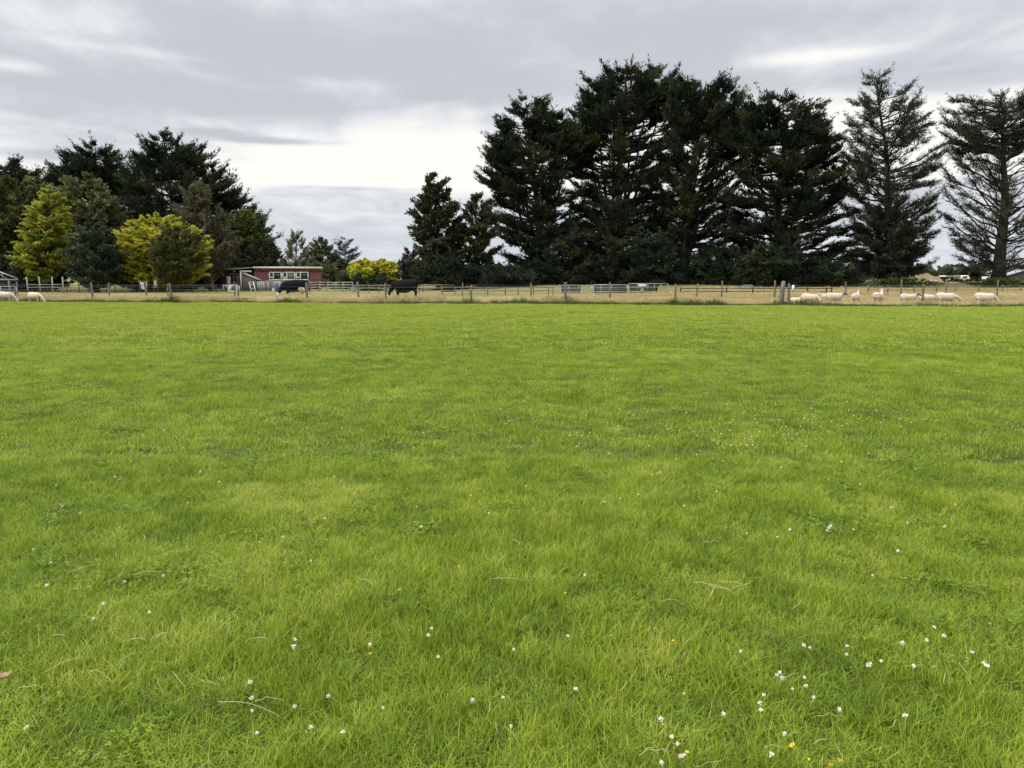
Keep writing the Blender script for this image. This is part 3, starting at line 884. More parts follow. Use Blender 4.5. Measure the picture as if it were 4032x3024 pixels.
tree('willow_tree', 'rounded olive green tree between the golden cone and the golden round tree', 'tree', GL,
     [(692, 300, 375), (735, 225, 395), (800, 212, 470), (860, 230, 508), (930, 250, 520), (1010, 250, 520), (1080, 270, 500)], 98, 370, 350, 'broad', M_olive, 75, .4, over=dict(n=95, ts=(.35, .7)))
tree('golden_tree', 'yellow green cone shaped tree near the left edge', 'tree', GL,
     [(736, 190, 215), (780, 152, 258), (850, 112, 268), (920, 85, 266), (980, 55, 268), (1020, 40, 262), (1060, 75, 230), (1100, 110, 200)], 90, 160, 202, 'gold', M_lime, 76, .28, over=dict(n=150, k=.7, up=-.1))
tree('round_tree', 'dark green rounded tree in front, between the two golden trees', 'tree', GL,
     [(880, 330, 400), (920, 290, 440), (980, 252, 466), (1040, 242, 472), (1100, 250, 466), (1122, 275, 440)], 87, 372, 366, 'broad', M_greygreen, 77, .25, over=dict(n=90, ts=(.25, .5), bl=(.4, 1.2)))
tree('golden_tree', 'bright golden round headed tree left of the red shed', 'tree', GL,
     [(846, 590, 685), (870, 548, 740), (910, 490, 790), (960, 455, 818), (1010, 455, 825), (1060, 470, 810), (1105, 490, 780)], 92, 640, 640, 'gold', M_gold, 78, .3, over=dict(n=190))
tree('round_tree', 'dark olive tree standing in front of the golden round tree', 'tree', GL,
     [(892, 655, 725), (930, 625, 785), (980, 605, 808), (1040, 600, 800), (1085, 620, 770), (1108, 660, 705)], 87.5, 683, 690, 'broad', M_softolive, 79, .2, over=dict(n=110, ts=(.2, .4), bl=(.4, 1.0), r=(.75, 1.0)))
tree('birch_tree', 'brownish thin leaved tree with pale stems between golden tree and shed', 'tree', GL,
     [(716, 735, 790), (760, 690, 830), (820, 660, 872), (900, 655, 905), (980, 700, 930), (1070, 730, 900)], 97, 842, 770, 'birch', M_brown, 80, .16, M_palebark, over=dict(n=88, up=-.05, k=.4, nb=14, nt=5, ts=(.3, .6)))
tree('green_tree', 'mid green tree with yellowish leaves close behind the left end of the shed', 'tree', GL,
     [(828, 930, 1000), (860, 890, 1030), (930, 885, 1060), (1000, 885, 1078), (1070, 885, 1082)], 106, 965, 965, 'broad', M_mid, 81, .3, over=dict(n=80, ts=(.3, .6)))
tree('shrub_mass', 'dull brown green shrubs sloping down behind the red shed roof', 'bush', GL,
     [(945, 1010, 1060), (985, 930, 1085), (1030, 860, 1100), (1085, 850, 1105)], 104, 1000, 1030, 'shrub', M_dkolive, 82, .15, over=dict(n=80, ts=(.3, .6)))
tree('shrub_mass', 'dark shrubs in shade between the golden tree and the shed door', 'bush', GL,
     [(985, 800, 860), (1020, 770, 880), (1070, 765, 890), (1125, 770, 885)], 99, 820, 830, 'shrub', M_dkolive, 83, .12, over=dict(n=60, ts=(.3, .6)))
tree('shrub_mass', 'dark shrubs in shade under the yellow green cone tree', 'bush', GL,
     [(1030, 90, 220), (1060, 40, 260), (1130, 20, 270)], 93, 140, 140, 'shrub', M_dkgreen, 84, .12, over=dict(n=70, ts=(.3, .6)))
tree('shrub_mass', 'dark shrubs behind the white hanging sheets under the golden round tree', 'bush', GL,
     [(1055, 480, 780), (1080, 470, 800), (1130, 470, 800)], 97, 620, 620, 'shrub', M_dkgreen, 85, .12, over=dict(n=90, ts=(.35, .7)))
tree('shrub_mass', 'dark shrub at the foot of the left edge trees behind the steel truss', 'bush', GL,
     [(1010, -60, 60), (1050, -90, 110), (1130, -90, 120)], 96, 10, 10, 'shrub', M_dkgreen, 86, .12, over=dict(n=70, ts=(.35, .7)))
tree('golden_bush', 'small yellow bush showing above the middle of the shed roof', 'bush', None,
     [(1030, 1062, 1085), (1040, 1048, 1097), (1056, 1045, 1100), (1110, 1050, 1095)], 112, 1072, 1072, 'gold', M_gold, 87, .08, over=dict(n=40))
tree('golden_bush', 'large rounded golden bush beside the white rail fence', 'bush', None,
     [(1025, 1430, 1510), (1038, 1395, 1545), (1065, 1380, 1562), (1095, 1380, 1568), (1120, 1390, 1560)], 100, 1472, 1472, 'gold', M_gold, 88, .2, over=dict(n=110, rise=(.4, 1.0), sp=.7, ts=(.3, .55)))
tree('shrub_mass', 'dark shrubs at the foot of the large golden bush', 'bush', None,
     [(1082, 1400, 1500), (1095, 1392, 1545), (1130, 1390, 1550)], 97.5, 1450, 1450, 'shrub', M_dkgreen, 89, .1, over=dict(n=50, ts=(.25, .45)))
# -- far trees in the gap
FG = 'far trees behind the shed roof'
tree('far_tree', 'pale half bare tree with twigs reaching up behind the shed roof', 'tree', FG,
     [(905, 1150, 1182), (950, 1125, 1205), (1000, 1105, 1230), (1060, 1095, 1235), (1095, 1100, 1235)], 132, 1168, 1168, 'birch', M_pale, 91, .16, over=dict(n=60, up=.2, K=4, ts=(.3, .55)))
tree('far_tree', 'pale leafy tree behind the right end of the shed', 'tree', FG,
     [(940, 1248, 1285), (980, 1222, 1312), (1040, 1212, 1332), (1100, 1220, 1335)], 130, 1270, 1266, 'broad', M_pale, 92, .2, over=dict(n=58, K=5, ts=(.3, .6)))
tree('far_conifer', 'thin layered conifer between the shed and the golden bush', 'tree', FG,
     [(925, 1352, 1364), (960, 1332, 1380), (1000, 1322, 1402), (1050, 1312, 1408), (1095, 1312, 1400)], 128, 1358, 1358, 'open', M_macro, 93, .2, over=dict(n=52, rise=(-.1, .3), ts=(.3, .6), nb=9))
tree('far_bush', 'pale green bushes low behind the end of the shed', 'bush', FG,
     [(1035, 1200, 1300), (1060, 1180, 1380), (1115, 1180, 1395)], 126, 1290, 1270, 'shrub', M_olive, 94, .12, over=dict(n=60, ts=(.4, .8), K=5))
tree('far_bush', 'dark rounded bush beside the small slate roof', 'bush', FG,
     [(1083, 1345, 1375), (1095, 1332, 1388), (1125, 1330, 1390)], 99, 1360, 1360, 'shrub', M_dkgreen, 95, .08, over=dict(n=36, ts=(.25, .45)))

# far wood along the horizon
rng = np.random.default_rng(9)
n = 3000
fx = rng.uniform(-520, 560, n); fy = 520 + rng.uniform(-14, 14, n) + .0 * fx
top = 5.5 + 6 * fbm(fx, fx * 0, 60, 2)
fz = rng.random(n) ** .8 * top
V, Fq, T = kites(np.stack([fx, fy, fz], 1), np.tile([0, 0, .3], (n, 1)), np.full(n, 4.0), 4, .45, 1.0, rng, np.full(n, .5))
tag(link('far_wood', build_mesh('far_wood', V, [Fq], M_dkgreen, False, {'tint': T})), 'low dark line of far trees on the horizon', None, None, 'stuff')

# ------------------------------------------------------------------ fences


def gz_at(p): return float(hz(p[0], p[1]))


def post_mesh(h, r, seed, square=False):
    q = np.random.default_rng(seed)
    b = MB()
    if square: b.box((0, 0, h / 2 - .1), (2 * r, 2 * r, h + .2))
    else:
        zs = np.array([-.25, h * .3, h * .7, h - .03, h])
        P = np.stack([q.normal(0, .008, 5), q.normal(0, .008, 5), zs], 1)
        b.tube(P, np.array([1.05, 1.0, .97, .95, .82]) * r, 9)
    return b.mesh('post', M_wood, False)


POSTS = [post_mesh(1.24, .065, 1), post_mesh(1.18, .055, 2), post_mesh(1.3, .075, 3)]
STRAINER = post_mesh(1.42, .135, 4)


def wire_fence(name, label, pts, heights, meshes, wires, parent_group=None):
    root = empty(name, (*pts[0][:2], gz_at(pts[0])), label, 'fence', parent_group)
    o0 = np.array(root.location)
    tops = []
    for i, (p, h) in enumerate(zip(pts, heights)):
        me = meshes[i % len(meshes)] if not isinstance(h, tuple) else h[1]
        hh = h if not isinstance(h, tuple) else h[0]
        base = np.array([p[0], p[1], gz_at(p)])
        po = link('post', me, root, base - o0)
        po.rotation_euler = (random.gauss(0, .025), random.gauss(0, .025), random.uniform(0, 6))
        po.scale = (1, 1, hh)
    for wz in wires:
        b = MB()
        for a, c in zip(pts[:-1], pts[1:]):
            A = np.array([a[0], a[1] - .07, gz_at(a) + wz]) - o0
            C = np.array([c[0], c[1] - .07, gz_at(c) + wz]) - o0
            b.bar(A, C, .006)
        part('wire', b, M_wire, root)
    return root


FA = [-240, 75, 375, 683, 945, 1213, 1523, 1856, 2226, 2655, 3071, 3101, 3625, 4160]
pa = [on_edge(u, .9) for u in FA]
ha = [1.0] * len(FA)
ha[10] = (1.0, STRAINER); ha[5] = (1.03, POSTS[2]); ha[6] = (1.02, POSTS[2])
wire_fence('wire_fence', 'weathered round post and wire fence along the far edge of the green paddock', pa, ha, POSTS, (.25, .45, .65, .85, 1.08))
FB = [-300, 82, 439, 585, 670, 931, 1416, 1821, 2090, 2400, 2738, 2836, 3045, 3321, 3538, 3714, 3914, 4250]
pb = [on_edge(u, 8.5 + .0015 * u) for u in FB]
wire_fence('wire_fence', 'second post and wire fence behind the tan grass, beyond the sheep', pb, [1.1, 1.1, .98, 1.05, .95, 1.0, 1.0, 1.08, 1.0, 1, 1, 1.15, 1.1, 1.12, 1.22, 1.15, 1.25, 1.1], POSTS[::-1], (.3, .6, .9, 1.1))


def rail_fence(name, label, us, Y0, Y1, h, rails, mat, pw=.10, rw=.12, rt=.035, group=None):
    P = []
    for i, u in enumerate(us):
        Y = Y0 + (Y1 - Y0) * i / (len(us) - 1)
        p = at(u, 1120, Y)
        P.append(np.array([p[0], p[1], gz_at(p)]))
    root = empty(name, P[0], label, 'fence', group)
    pm = MB().box((0, 0, h / 2 - .1), (pw, pw, h + .2)).mesh('post', mat)
    for p in P:
        q = link('post', pm, root, p - P[0]); q.rotation_euler = (random.gauss(0, .02), random.gauss(0, .03), random.gauss(0, .05))
    for a, c in zip(P[:-1], P[1:]):
        for z in rails:
            jz = random.gauss(0, .015)
            part('rail', MB().bar(a - P[0] + np.array([0, -pw / 2 - rt / 2 - .002, z + jz]), c - P[0] + np.array([0, -pw / 2 - rt / 2 - .002, z - jz]), rt, rw), mat, root)
    return root


rail_fence('rail_fence', 'pale grey four rail timber fence right of the red shed', [1222, 1258, 1290, 1322, 1350, 1388], 93, 93, 1.15, (.18, .46, .76, 1.06), M_paleboard)
rail_fence('rail_fence', 'low grey two rail fence behind the right cow, right of the four rail fence', [1395, 1452, 1490, 1545, 1600, 1665, 1738], 86, 84, .80, (.45, .76), M_wood, rw=.16)
rail_fence('rail_fence', 'thin old two rail fence under the golden trees on the left', [-40, 20, 110, 150, 186, 228, 262, 312, 348, 385, 418, 452, 520, 552, 618, 650, 700, 760, 800, 850], 84, 84, .92, (.35, .78), M_bark, .06, .045)
rail_fence('rail_fence', 'wooden yard fence in front of the loose trees right of the right cow', [1740, 1790, 1850, 1920, 1990, 2040, 2100, 2160, 2178], 75, 74, .78, (.4, .72), M_wood, .09, .09)
rail_fence('pole_fence', 'row of four tall thin grey poles with a top rail by the left edge', [108, 157, 205, 248], 80, 80, 1.75, (.62, .95), M_paleboard, .09, .05)
rail_fence('rail_fence', 'old dark rail fence below the wide flat topped cypress', [2680, 2745, 2862, 2965, 3080, 3180, 3255, 3276], 74, 73, .72, (.35, .62), M_bark, .10, .07)
rail_fence('rail_fence', 'low rail fence in front of the green hedge at the right', [3420, 3497, 3600, 3690, 3764, 3857, 3950, 4020, 4080], 74, 72, .95, (.5, .85), M_wood, .10, .05)

# ------------------------------------------------------------------ animals


def body_mesh(name, lofts, voxel, mats, assign=None, smooth_it=6, noise=0.0):
    """join lofted limbs and trunk into one continuous skin"""
    b = MB()
    for P, R, k in lofts: b.tube(P, R, k)
    me = b.mesh(name, mats)
    o = bpy.data.objects.new(name, me)
    COL.objects.link(o)
    md = o.modifiers.new('r', 'REMESH'); md.mode = 'VOXEL'; md.voxel_size = voxel; md.use_smooth_shade = True
    ms = o.modifiers.new('s', 'SMOOTH'); ms.factor = .5; ms.iterations = smooth_it
    dg = bpy.context.evaluated_depsgraph_get()
    m2 = bpy.data.meshes.new_from_object(o.evaluated_get(dg))
    m2.name = name
    bpy.data.objects.remove(o)
    m2.materials.clear()
    for m in mats: m2.materials.append(m)
    if noise:
        n = len(m2.vertices)
        co = np.zeros(n * 3, np.float32); m2.vertices.foreach_get('co', co); co = co.reshape(-1, 3)
        nn = (vnoise(co[:, 0] * 10, co[:, 2] * 10 + co[:, 1] * 17, 1.3, 3) - .5) * noise
        cn = np.zeros(n * 3, np.float32); m2.vertices.foreach_get('normal', cn)
        co += cn.reshape(-1, 3) * nn[:, None]
        m2.vertices.foreach_set('co', co.ravel())
    if assign:
        nf = len(m2.polygons)
        c = np.zeros(nf * 3, np.float32); m2.polygons.foreach_get('center', c)
        m2.polygons.foreach_set('material_index', assign(c.reshape(-1, 3)).astype(np.int32))
    m2.polygons.foreach_set('use_smooth', np.ones(len(m2.polygons), bool))
    m2.update()
    return m2


M_wool = simple('shorn_wool', (.58, .485, .375), .95, .16, 9.0, .5)
M_face = simple('dark_sheep_face', (.09, .08, .075), .8, .25, 12.0)
M_paleface = simple('pale_sheep_face', (.62, .54, .45), .85, .12, 12.0)
M_hide = simple('black_hide', (.007, .007, .009), .75, .3, 5.0, spec=.08)
M_whitehide = simple('white_hide', (.70, .66, .58), .8, .1, 6.0)
M_pink = simple('pink_skin', (.50, .34, .28), .7, .15, 8.0)


def sheep_mesh(pose, dark, seed):
    q = np.random.default_rng(seed)
    L = []
    body = np.array([(-.55, 0, .56), (-.50, 0, .57), (-.36, 0, .55), (-.1, 0, .51), (.15, 0, .50), (.32, 0, .53), (.44, 0, .58), (.50, 0, .61)])
    br = np.array([(.07, .10), (.16, .19), (.22, .24), (.25, .26), (.24, .25), (.20, .23), (.145, .18), (.09, .12)])
    L.append((body, br, 14))
    if pose == 'graze':
        neck = [(.36, 0, .60), (.52, 0, .52), (.68, 0, .36), (.75, 0, .25)]; head = [(.72, 0, .29), (.79, 0, .19), (.86, 0, .08), (.885, 0, .04)]
    elif pose == 'low':
        neck = [(.36, 0, .60), (.54, 0, .54), (.72, 0, .44), (.80, 0, .38)]; head = [(.77, 0, .41), (.87, 0, .33), (.96, 0, .25), (.985, 0, .22)]
    elif pose == 'up':
        neck = [(.34, 0, .60), (.45, 0, .70), (.54, 0, .84), (.57, 0, .92)]; head = [(.53, 0, .93), (.63, 0, .91), (.74, 0, .85), (.77, 0, .83)]
    elif pose == 'away':
        neck = [(.34, 0, .60), (.45, .01, .70), (.53, .03, .84), (.55, .05, .92)]; head = [(.53, .02, .93), (.58, .11, .92), (.63, .21, .87), (.64, .24, .85)]
    else:                                                     # level: looking back
        neck = [(.36, 0, .60), (.48, -.04, .64), (.56, -.10, .72), (.57, -.13, .76)]; head = [(.55, -.10, .77), (.60, -.20, .74), (.66, -.30, .67), (.67, -.33, .64)]
    L.append((np.array(neck), np.array([(.13, .15), (.105, .12), (.08, .09), (.07, .075)]), 10))
    L.append((np.array(head), np.array([(.062, .072), (.068, .075), (.045, .05), (.03, .032)]), 10))
    for s in (1, -1):
        f = q.normal(0, .05); h = q.normal(0, .05)
        L.append((np.array([(.33, .11 * s, .50), (.34, .12 * s, .34), (.335 + f * .5, .11 * s, .22), (.34 + f, .11 * s, .0)]), np.array([(.08, .10), (.05, .06), (.035, .038), (.03, .033)]), 8))
        L.append((np.array([(-.38, .11 * s, .50), (-.33, .13 * s, .36), (-.43 + h * .5, .12 * s, .22), (-.39 + h, .11 * s, .0)]), np.array([(.11, .14), (.075, .09), (.036, .042), (.03, .033)]), 8))
    L.append((np.array([(-.54, 0, .62), (-.60, 0, .56), (-.61, 0, .44)]), np.array([(.035, .035), (.035, .03), (.02, .02)]), 7))
    hd = np.array(head)
    ax = hd[-1] - hd[0]; Lh = np.linalg.norm(ax); ax = ax / Lh
    fm = M_face if dark else M_paleface

    def assign(c):
        t = (c - hd[0]) @ ax
        d = np.linalg.norm(c - hd[0] - t[:, None] * ax, axis=1)
        return ((t > .03) & (d < .12) | (c[:, 2] < .10)).astype(int)
    me = body_mesh('sheep_body', L, .017, [M_wool, fm], assign, 7, .02)
    ears = []
    side = np.cross(ax, [0, 0, 1.0]); side /= np.linalg.norm(side)
    up = np.cross(side, ax)
    for s in (1, -1):
        b = MB()
        a = hd[0] + ax * .025 + up * .035 + side * s * .05
        e = a + side * s * .13 - ax * .02 + up * .015
        m = (a + e) / 2
        b.tube(np.array([a, m, e]), np.array([(.015, .012), (.034, .014), (.006, .006)]), 6)
        ears.append(b.mesh('ear', fm, True))
    return me, ears


SHEEP = {}
SG = 'shorn white sheep along the fence'


def sheep(u, off, rz, pose, dark, scale, label, sink=0.0):
    key = (pose, dark)
    if key not in SHEEP: SHEEP[key] = sheep_mesh(pose, dark, len(SHEEP) + 3)
    x, y = on_edge(u, off)
    scale *= .94
    root = empty('sheep', (x, y, float(hz(x, y)) - sink - .02), label, 'sheep', SG, math.radians(rz))
    root.scale = (scale,) * 3
    me, ears = SHEEP[key]
    link('body', me, root)
    for e in ears: link('ear', e, root)


sheep(30, -1.2, 8, 'graze', False, 1.02, 'grazing white sheep cut by the left edge of the view')
sheep(148, -1.0, -14, 'graze', False, .98, 'grazing white sheep second from the left edge, head to the ground on the right')
sheep(3136, 2.6, 172, 'low', False, .92, 'white sheep lowest in the grass just right of the two thick posts', .16)
sheep(3182, 2.2, -35, 'graze', True, .98, 'white sheep turned from us behind the grass clump, right of the thick posts')
sheep(3246, 4.4, 205, 'back', False, .9, 'white sheep mostly hidden behind the long standing sheep, facing left')
sheep(3278, 2.2, 4, 'back', True, 1.05, 'white sheep standing side on, dark face looking back towards us')
sheep(3362, 2.3, 52, 'up', True, 1.02, 'white sheep seen from behind with raised dark face looking right')
sheep(3450, 2.4, 40, 'away', False, 1.05, 'white sheep seen from behind with raised pale head looking away')
sheep(3568, 2.2, 5, 'back', True, 1.0, 'white sheep with dark muzzle between two others, beside the post')
sheep(3640, 2.9, -4, 'low', True, .95, 'white sheep partly hidden behind the near fence post, head low on the right')
sheep(3716, 1.9, -10, 'low', False, 1.08, 'grazing white sheep second from the right, head low in the tan grass')
sheep(3868, 1.8, -8, 'graze', False, 1.12, 'grazing white sheep farthest right')


def cow_mesh(kind):
    L = []
    body = np.array([(-1.02, 0, 1.12), (-.95, 0, 1.12), (-.75, 0, 1.10), (-.4, 0, 1.02), (0, 0, .95), (.4, 0, .95), (.66, 0, 1.02), (.84, 0, 1.06)])
    br = np.array([(.12, .18), (.25, .28), (.31, .34), (.37, .44), (.38, .49), (.34, .47), (.27, .38), (.17, .25)])
    L.append((body, br, 16))
    L.append((np.array([(-.98, 0, 1.34), (-.5, 0, 1.33), (0, 0, 1.29), (.5, 0, 1.31), (.75, 0, 1.30)]), np.array([.07, .08, .08, .08, .07]), 8))   # back line
    L.append((np.array([(.66, 0, 1.12), (.92, 0, .98), (1.14, 0, .74), (1.26, 0, .55)]), np.array([(.19, .27), (.15, .23), (.12, .17), (.10, .13)]), 12))
    hd = np.array([(1.20, 0, .62), (1.30, 0, .46), (1.40, 0, .22), (1.43, 0, .12)])
    L.append((hd, np.array([(.11, .12), (.12, .12), (.085, .085), (.07, .06)]), 12))
    for s in (1, -1):
        L.append((np.array([(.60, .20 * s, .85), (.60, .21 * s, .60), (.62, .20 * s, .38), (.60, .20 * s, .2), (.61, .20 * s, 0)]), np.array([(.11, .15), (.085, .10), (.06, .065), (.05, .05), (.065, .065)]), 9))
        L.append((np.array([(-.80, .18 * s, 1.0), (-.72, .23 * s, .74), (-.86, .21 * s, .50), (-.82, .20 * s, .25), (-.80, .20 * s, 0)]), np.array([(.14, .24), (.11, .16), (.055, .075), (.05, .052), (.065, .065)]), 9))
    if kind == 'udder': L.append((np.array([(-.62, 0, .62), (-.52, 0, .52), (-.40, 0, .55)]), np.array([.13, .16, .10]), 9))

    def assign(c):
        x, y, z = c.T
        q = vnoise(x * 5, z * 5 + y * 3, 1.1, 2) - .5
        m = np.zeros(len(c), int)
        if kind == 'udder':
            w = (((x + .50) / .24) ** 2 + ((z - .72) / .19) ** 2 + q * .8 < 1)
            w |= (z < .50 + q * .3) & (x < -.55) & (y > -.02)
            w |= ((x - 1.33) / .13) ** 2 + ((z - .34) / .2) ** 2 + q * .5 < .8
            w |= (z < .42 + q * .2) & (x > .4) & (x < .8)
            w |= (z < .56 + .1 * q) & (np.abs(x) < .4)
            m[w] = 1
        else:
            w = ((x - 1.42) / .10) ** 2 + ((z - .2) / .16) ** 2 + q * .4 < 1
            m[w] = 1
        pk = (z < .60) & (x > -.7) & (x < -.32) & (np.abs(y) < .17) & (kind == 'udder')
        m[pk] = 2
        return m
    me = body_mesh('cow_body', L, .034, [M_hide, M_whitehide, M_pink], assign, 6)
    ax = (hd[2] - hd[0]) / np.linalg.norm(hd[2] - hd[0])
    up = np.cross(np.array([0, -1.0, 0]), ax); up /= np.linalg.norm(up)
    if up[0] < 0: up = -up
    ears = []
    for s in (1, -1):
        a = hd[0] + np.array([0, s * .09, .05]); e = a + np.array([.02, s * .22, -.02])
        ears.append(MB().tube(np.array([a, (a + e) / 2, e]), np.array([(.03, .02), (.07, .02), (.015, .01)]), 7).mesh('ear', M_hide, True))
    tail = MB().tube(np.array([(-1.02, 0, 1.28), (-1.13, 0, 1.15), (-1.15, .01, .85), (-1.12, .02, .58), (-1.13, .02, .38)]), np.array([.04, .03, .022, .03, .008]), 7).mesh('tail', M_hide, True)
    return me, ears, tail


def cow(u, Y, rz, kind, sc, label):
    p = at(u, 1150, Y)
    root = empty('cow', (p[0], Y, gz_at(p)), label, 'cow', 'black cows grazing beyond the fence', math.radians(rz))
    root.scale = (sc * .90, sc, sc)
    me, ears, tail = cow_mesh(kind)
    link('body', me, root)
    for e in ears: link('ear', e, root)
    link('tail', tail, root)


cow(1163, 59, 193, 'udder', 1.06, 'black cow with white patches grazing in front of the red shed')
cow(1596, 58.5, 176, 'plain', 1.06, 'all black cow with pale muzzle grazing by the golden bush')

# ------------------------------------------------------------------ red shed


def shed():
    Y = 98.0
    A, B = at(1000, 1053, Y), at(1266, 1053, Y)
    x0, x1 = A[0], B[0]
    th = math.radians(16.5)
    ct, st_ = math.cos(th), math.sin(th)
    xu = lambda u: (Y * at(u, 1080, 1.0)[0] - x0) / (ct - at(u, 1080, 1.0)[0] * st_)
    W = xu(1264)
    gzv = gz_at((x0, Y))
    root = empty('red_shed', (x0, Y, gzv), 'long low red board shed with white framed windows and flat pale edged roof', 'shed')
    zv = lambda v: at(1100, v, Y)[2] - gzv
    root.rotation_euler = (0, 0, th)
    zt = zv(1056)
    D = 5.0
    # carcass behind the boards
    c = MB().box((W / 2, D / 2 + .03, zt / 2 - .1), (W - .06, D - .06, zt + .2))
    part('wall', c, M_darkred, root)
    # boards: front face, around the window opening
    wx0, wx1, wz0, wz1 = xu(1057), xu(1216), zv(1104), zv(1070)
    nb = 24
    bw = W / nb
    for i in range(nb):
        xa, xb = i * bw + .008, (i + 1) * bw - .008
        dy = random.uniform(-.012, .008)
        segs = [(0.02, zv(1068) - .01)]
        if xb > wx0 and xa < wx1: segs = [(0.02, wz0 - .02)]
        for a, b_ in segs:
            part('board', MB().box(((xa + xb) / 2, -.012 + dy, (a + b_) / 2), (xb - xa, .03, b_ - a)), M_red, root)
    nfb = 12
    for i in range(nfb):                                       # deep top fascia of boards, standing proud
        xa, xb = i * W / nfb + .005, (i + 1) * W / nfb - .005
        part('fascia_board', MB().box(((xa + xb) / 2, -.09 + random.uniform(-.008, .008), (zv(1056) + zv(1068)) / 2), (xb - xa, .05, zv(1056.5) - zv(1068))), M_red, root)
    # roof with pale edge
    rf = part('roof', MB().box((W / 2 + .05, D / 2, zt + .09), (W + .34, D + .5, .10)), M_roof, root)
    part('roof_edge', MB().box((W / 2 + .05, -.31, zt + .085), (W + .38, .05, zv(1049) - zv(1056))), M_roofedge, rf)
    # windows
    for k, u in enumerate((1058, 1111, 1164)):
        a, b_ = xu(u), xu(u + 51)
        f = MB()
        t = .14
        f.box(((a + b_) / 2, -.045, wz1 - t / 2), (b_ - a, .07, t)); f.box(((a + b_) / 2, -.045, wz0 + t / 2), (b_ - a, .07, t))
        for xx in (a + t / 2, b_ - t / 2): f.box((xx, -.045, (wz0 + wz1) / 2), (t, .07, wz1 - wz0 - 2 * t))
        xm = a + (b_ - a) * .36
        f.box((xm, -.045, (wz0 + wz1) / 2), (t, .07, wz1 - wz0 - 2 * t))
        zm = wz0 + (wz1 - wz0) * .36
        f.box(((a + xm) / 2, -.045, zm), (xm - a - t, .07, t))
        wn = part('window', f, M_white, root)
        part('pane', MB().box(((xm + b_) / 2, -.02, (wz0 + wz1) / 2), (b_ - xm - t, .015, wz1 - wz0 - 2 * t)), (M_glass, M_dimglass, M_glass)[k], wn)
        part('pane', MB().box(((a + xm) / 2, -.02, (zm + wz1) / 2 - .0), (xm - a - t, .015, wz1 - zm - 1.5 * t)), M_glass, wn)
        part('lower_panel', MB().box(((a + xm) / 2, -.02, (zm + wz0) / 2 + .0), (xm - a - t, .02, zm - wz0 - 1.5 * t)), (M_glass, M_white, M_glass)[k], wn)
    # left wing, set back
    xw0 = xu(886)
    Wl = -xw0
    yb = 1.2
    zl = zv(1064)
    part('wall', MB().box((xw0 / 2 - .02, yb + 1.8, zl / 2 - .1), (Wl - .1, 3.5, zl + .2)), M_darkred, root)['label'] = 'dark red wall of the shed wing set back on the left'
    for i in range(9):
        xa, xb = xw0 + i * Wl / 9 + .01, xw0 + (i + 1) * Wl / 9 - .01
        if xb < xu(905): za = zv(1086)
        elif xa < xu(944) and xb > xu(903): za = zv(1076)
        else: za = .05
        part('board', MB().box(((xa + xb) / 2, yb + .02, (za + zl) / 2), (xb - xa, .03, zl - za)), M_darkred, root)
    part('board', MB().box(((xu(903) + xu(944)) / 2, yb + .015, (.05 + zv(1112)) / 2), (xu(944) - xu(903), .03, zv(1112) - .05)), M_red, root)
    r2 = part('roof', MB().add(np.array([(xw0 - .3, yb - .9, zl + .02), (-.02, yb - .9, zl + .30), (-.02, yb + 3.6, zl + .42), (xw0 - .3, yb + 3.6, zl + .14),
                                         (xw0 - .3, yb - .9, zl + .09), (-.02, yb - .9, zl + .37), (-.02, yb + 3.6, zl + .49), (xw0 - .3, yb + 3.6, zl + .21)]),
                               [[0, 3, 2, 1], [4, 5, 6, 7], [0, 1, 5, 4], [1, 2, 6, 5], [2, 3, 7, 6], [3, 0, 4, 7]]), M_roof, root)
    part('roof_edge', MB().bar((xw0 - .3, yb - .94, zl + .055), (-.02, yb - .94, zl + .335), .05, .13), M_paleboard, r2)
    wf = MB()
    wa, wb, z0, z1 = xu(904), xu(943), zv(1111), zv(1077)
    for xx in (wa, wa + (wb - wa) / 3, wa + 2 * (wb - wa) / 3, wb): wf.box((xx, yb - .03, (z0 + z1) / 2), (.09, .07, z1 - z0 - .16))
    for z in (z0 + .04, z1 - .04): wf.box(((wa + wb) / 2, yb - .03, z), (wb - wa + .09, .07, .08))
    wn = part('window', wf, M_paleboard, root)
    for k in range(3):
        xx = wa + (k + .5) * (wb - wa) / 3
        part('pane', MB().box((xx, yb + .02, (z0 + z1) / 2), ((wb - wa) / 3 - .1, .02, z1 - z0 - .17)), (M_glass, M_glass, M_dimglass)[k], wn)
    part('door', MB().box((xu(896), yb - .05, zv(1126) / 2 + zv(1088) / 2), (xu(904) - xu(889), .06, zv(1088) - zv(1126))), M_white, root)
    part('bay_shade_panel', MB().box((xu(876.5), yb + .06, zv(1086) / 2), (xu(888) - xu(865), .04, zv(1086) - .02)), M_black, root)  # flat black panel standing for the shade inside the open bay
    b = MB()
    b.box((xu(947.5), yb - 1.1, zv(1071) / 2), (.16, .12, zv(1071)))
    b.box(((xu(945) + xu(990)) / 2, yb - 1.1, zv(1072) + .12), (xu(990) - xu(943), .12, .18))
    part('porch_frame', b, M_roofedge, root)
    part('lamp', MB().tube(np.array([(xu(920), yb - .02, zv(1068)), (xu(920), yb - .14, zv(1068)), (xu(920), yb - .18, zv(1068))]), [.08, .12, .04], 8), M_white, root)


shed()


def thing_at(name, u, v, Y, label, cat, group=None, rz=0.0):
    p = at(u, v, Y)
    return empty(name, (p[0], Y, gz_at(p)), label, cat, group, rz)


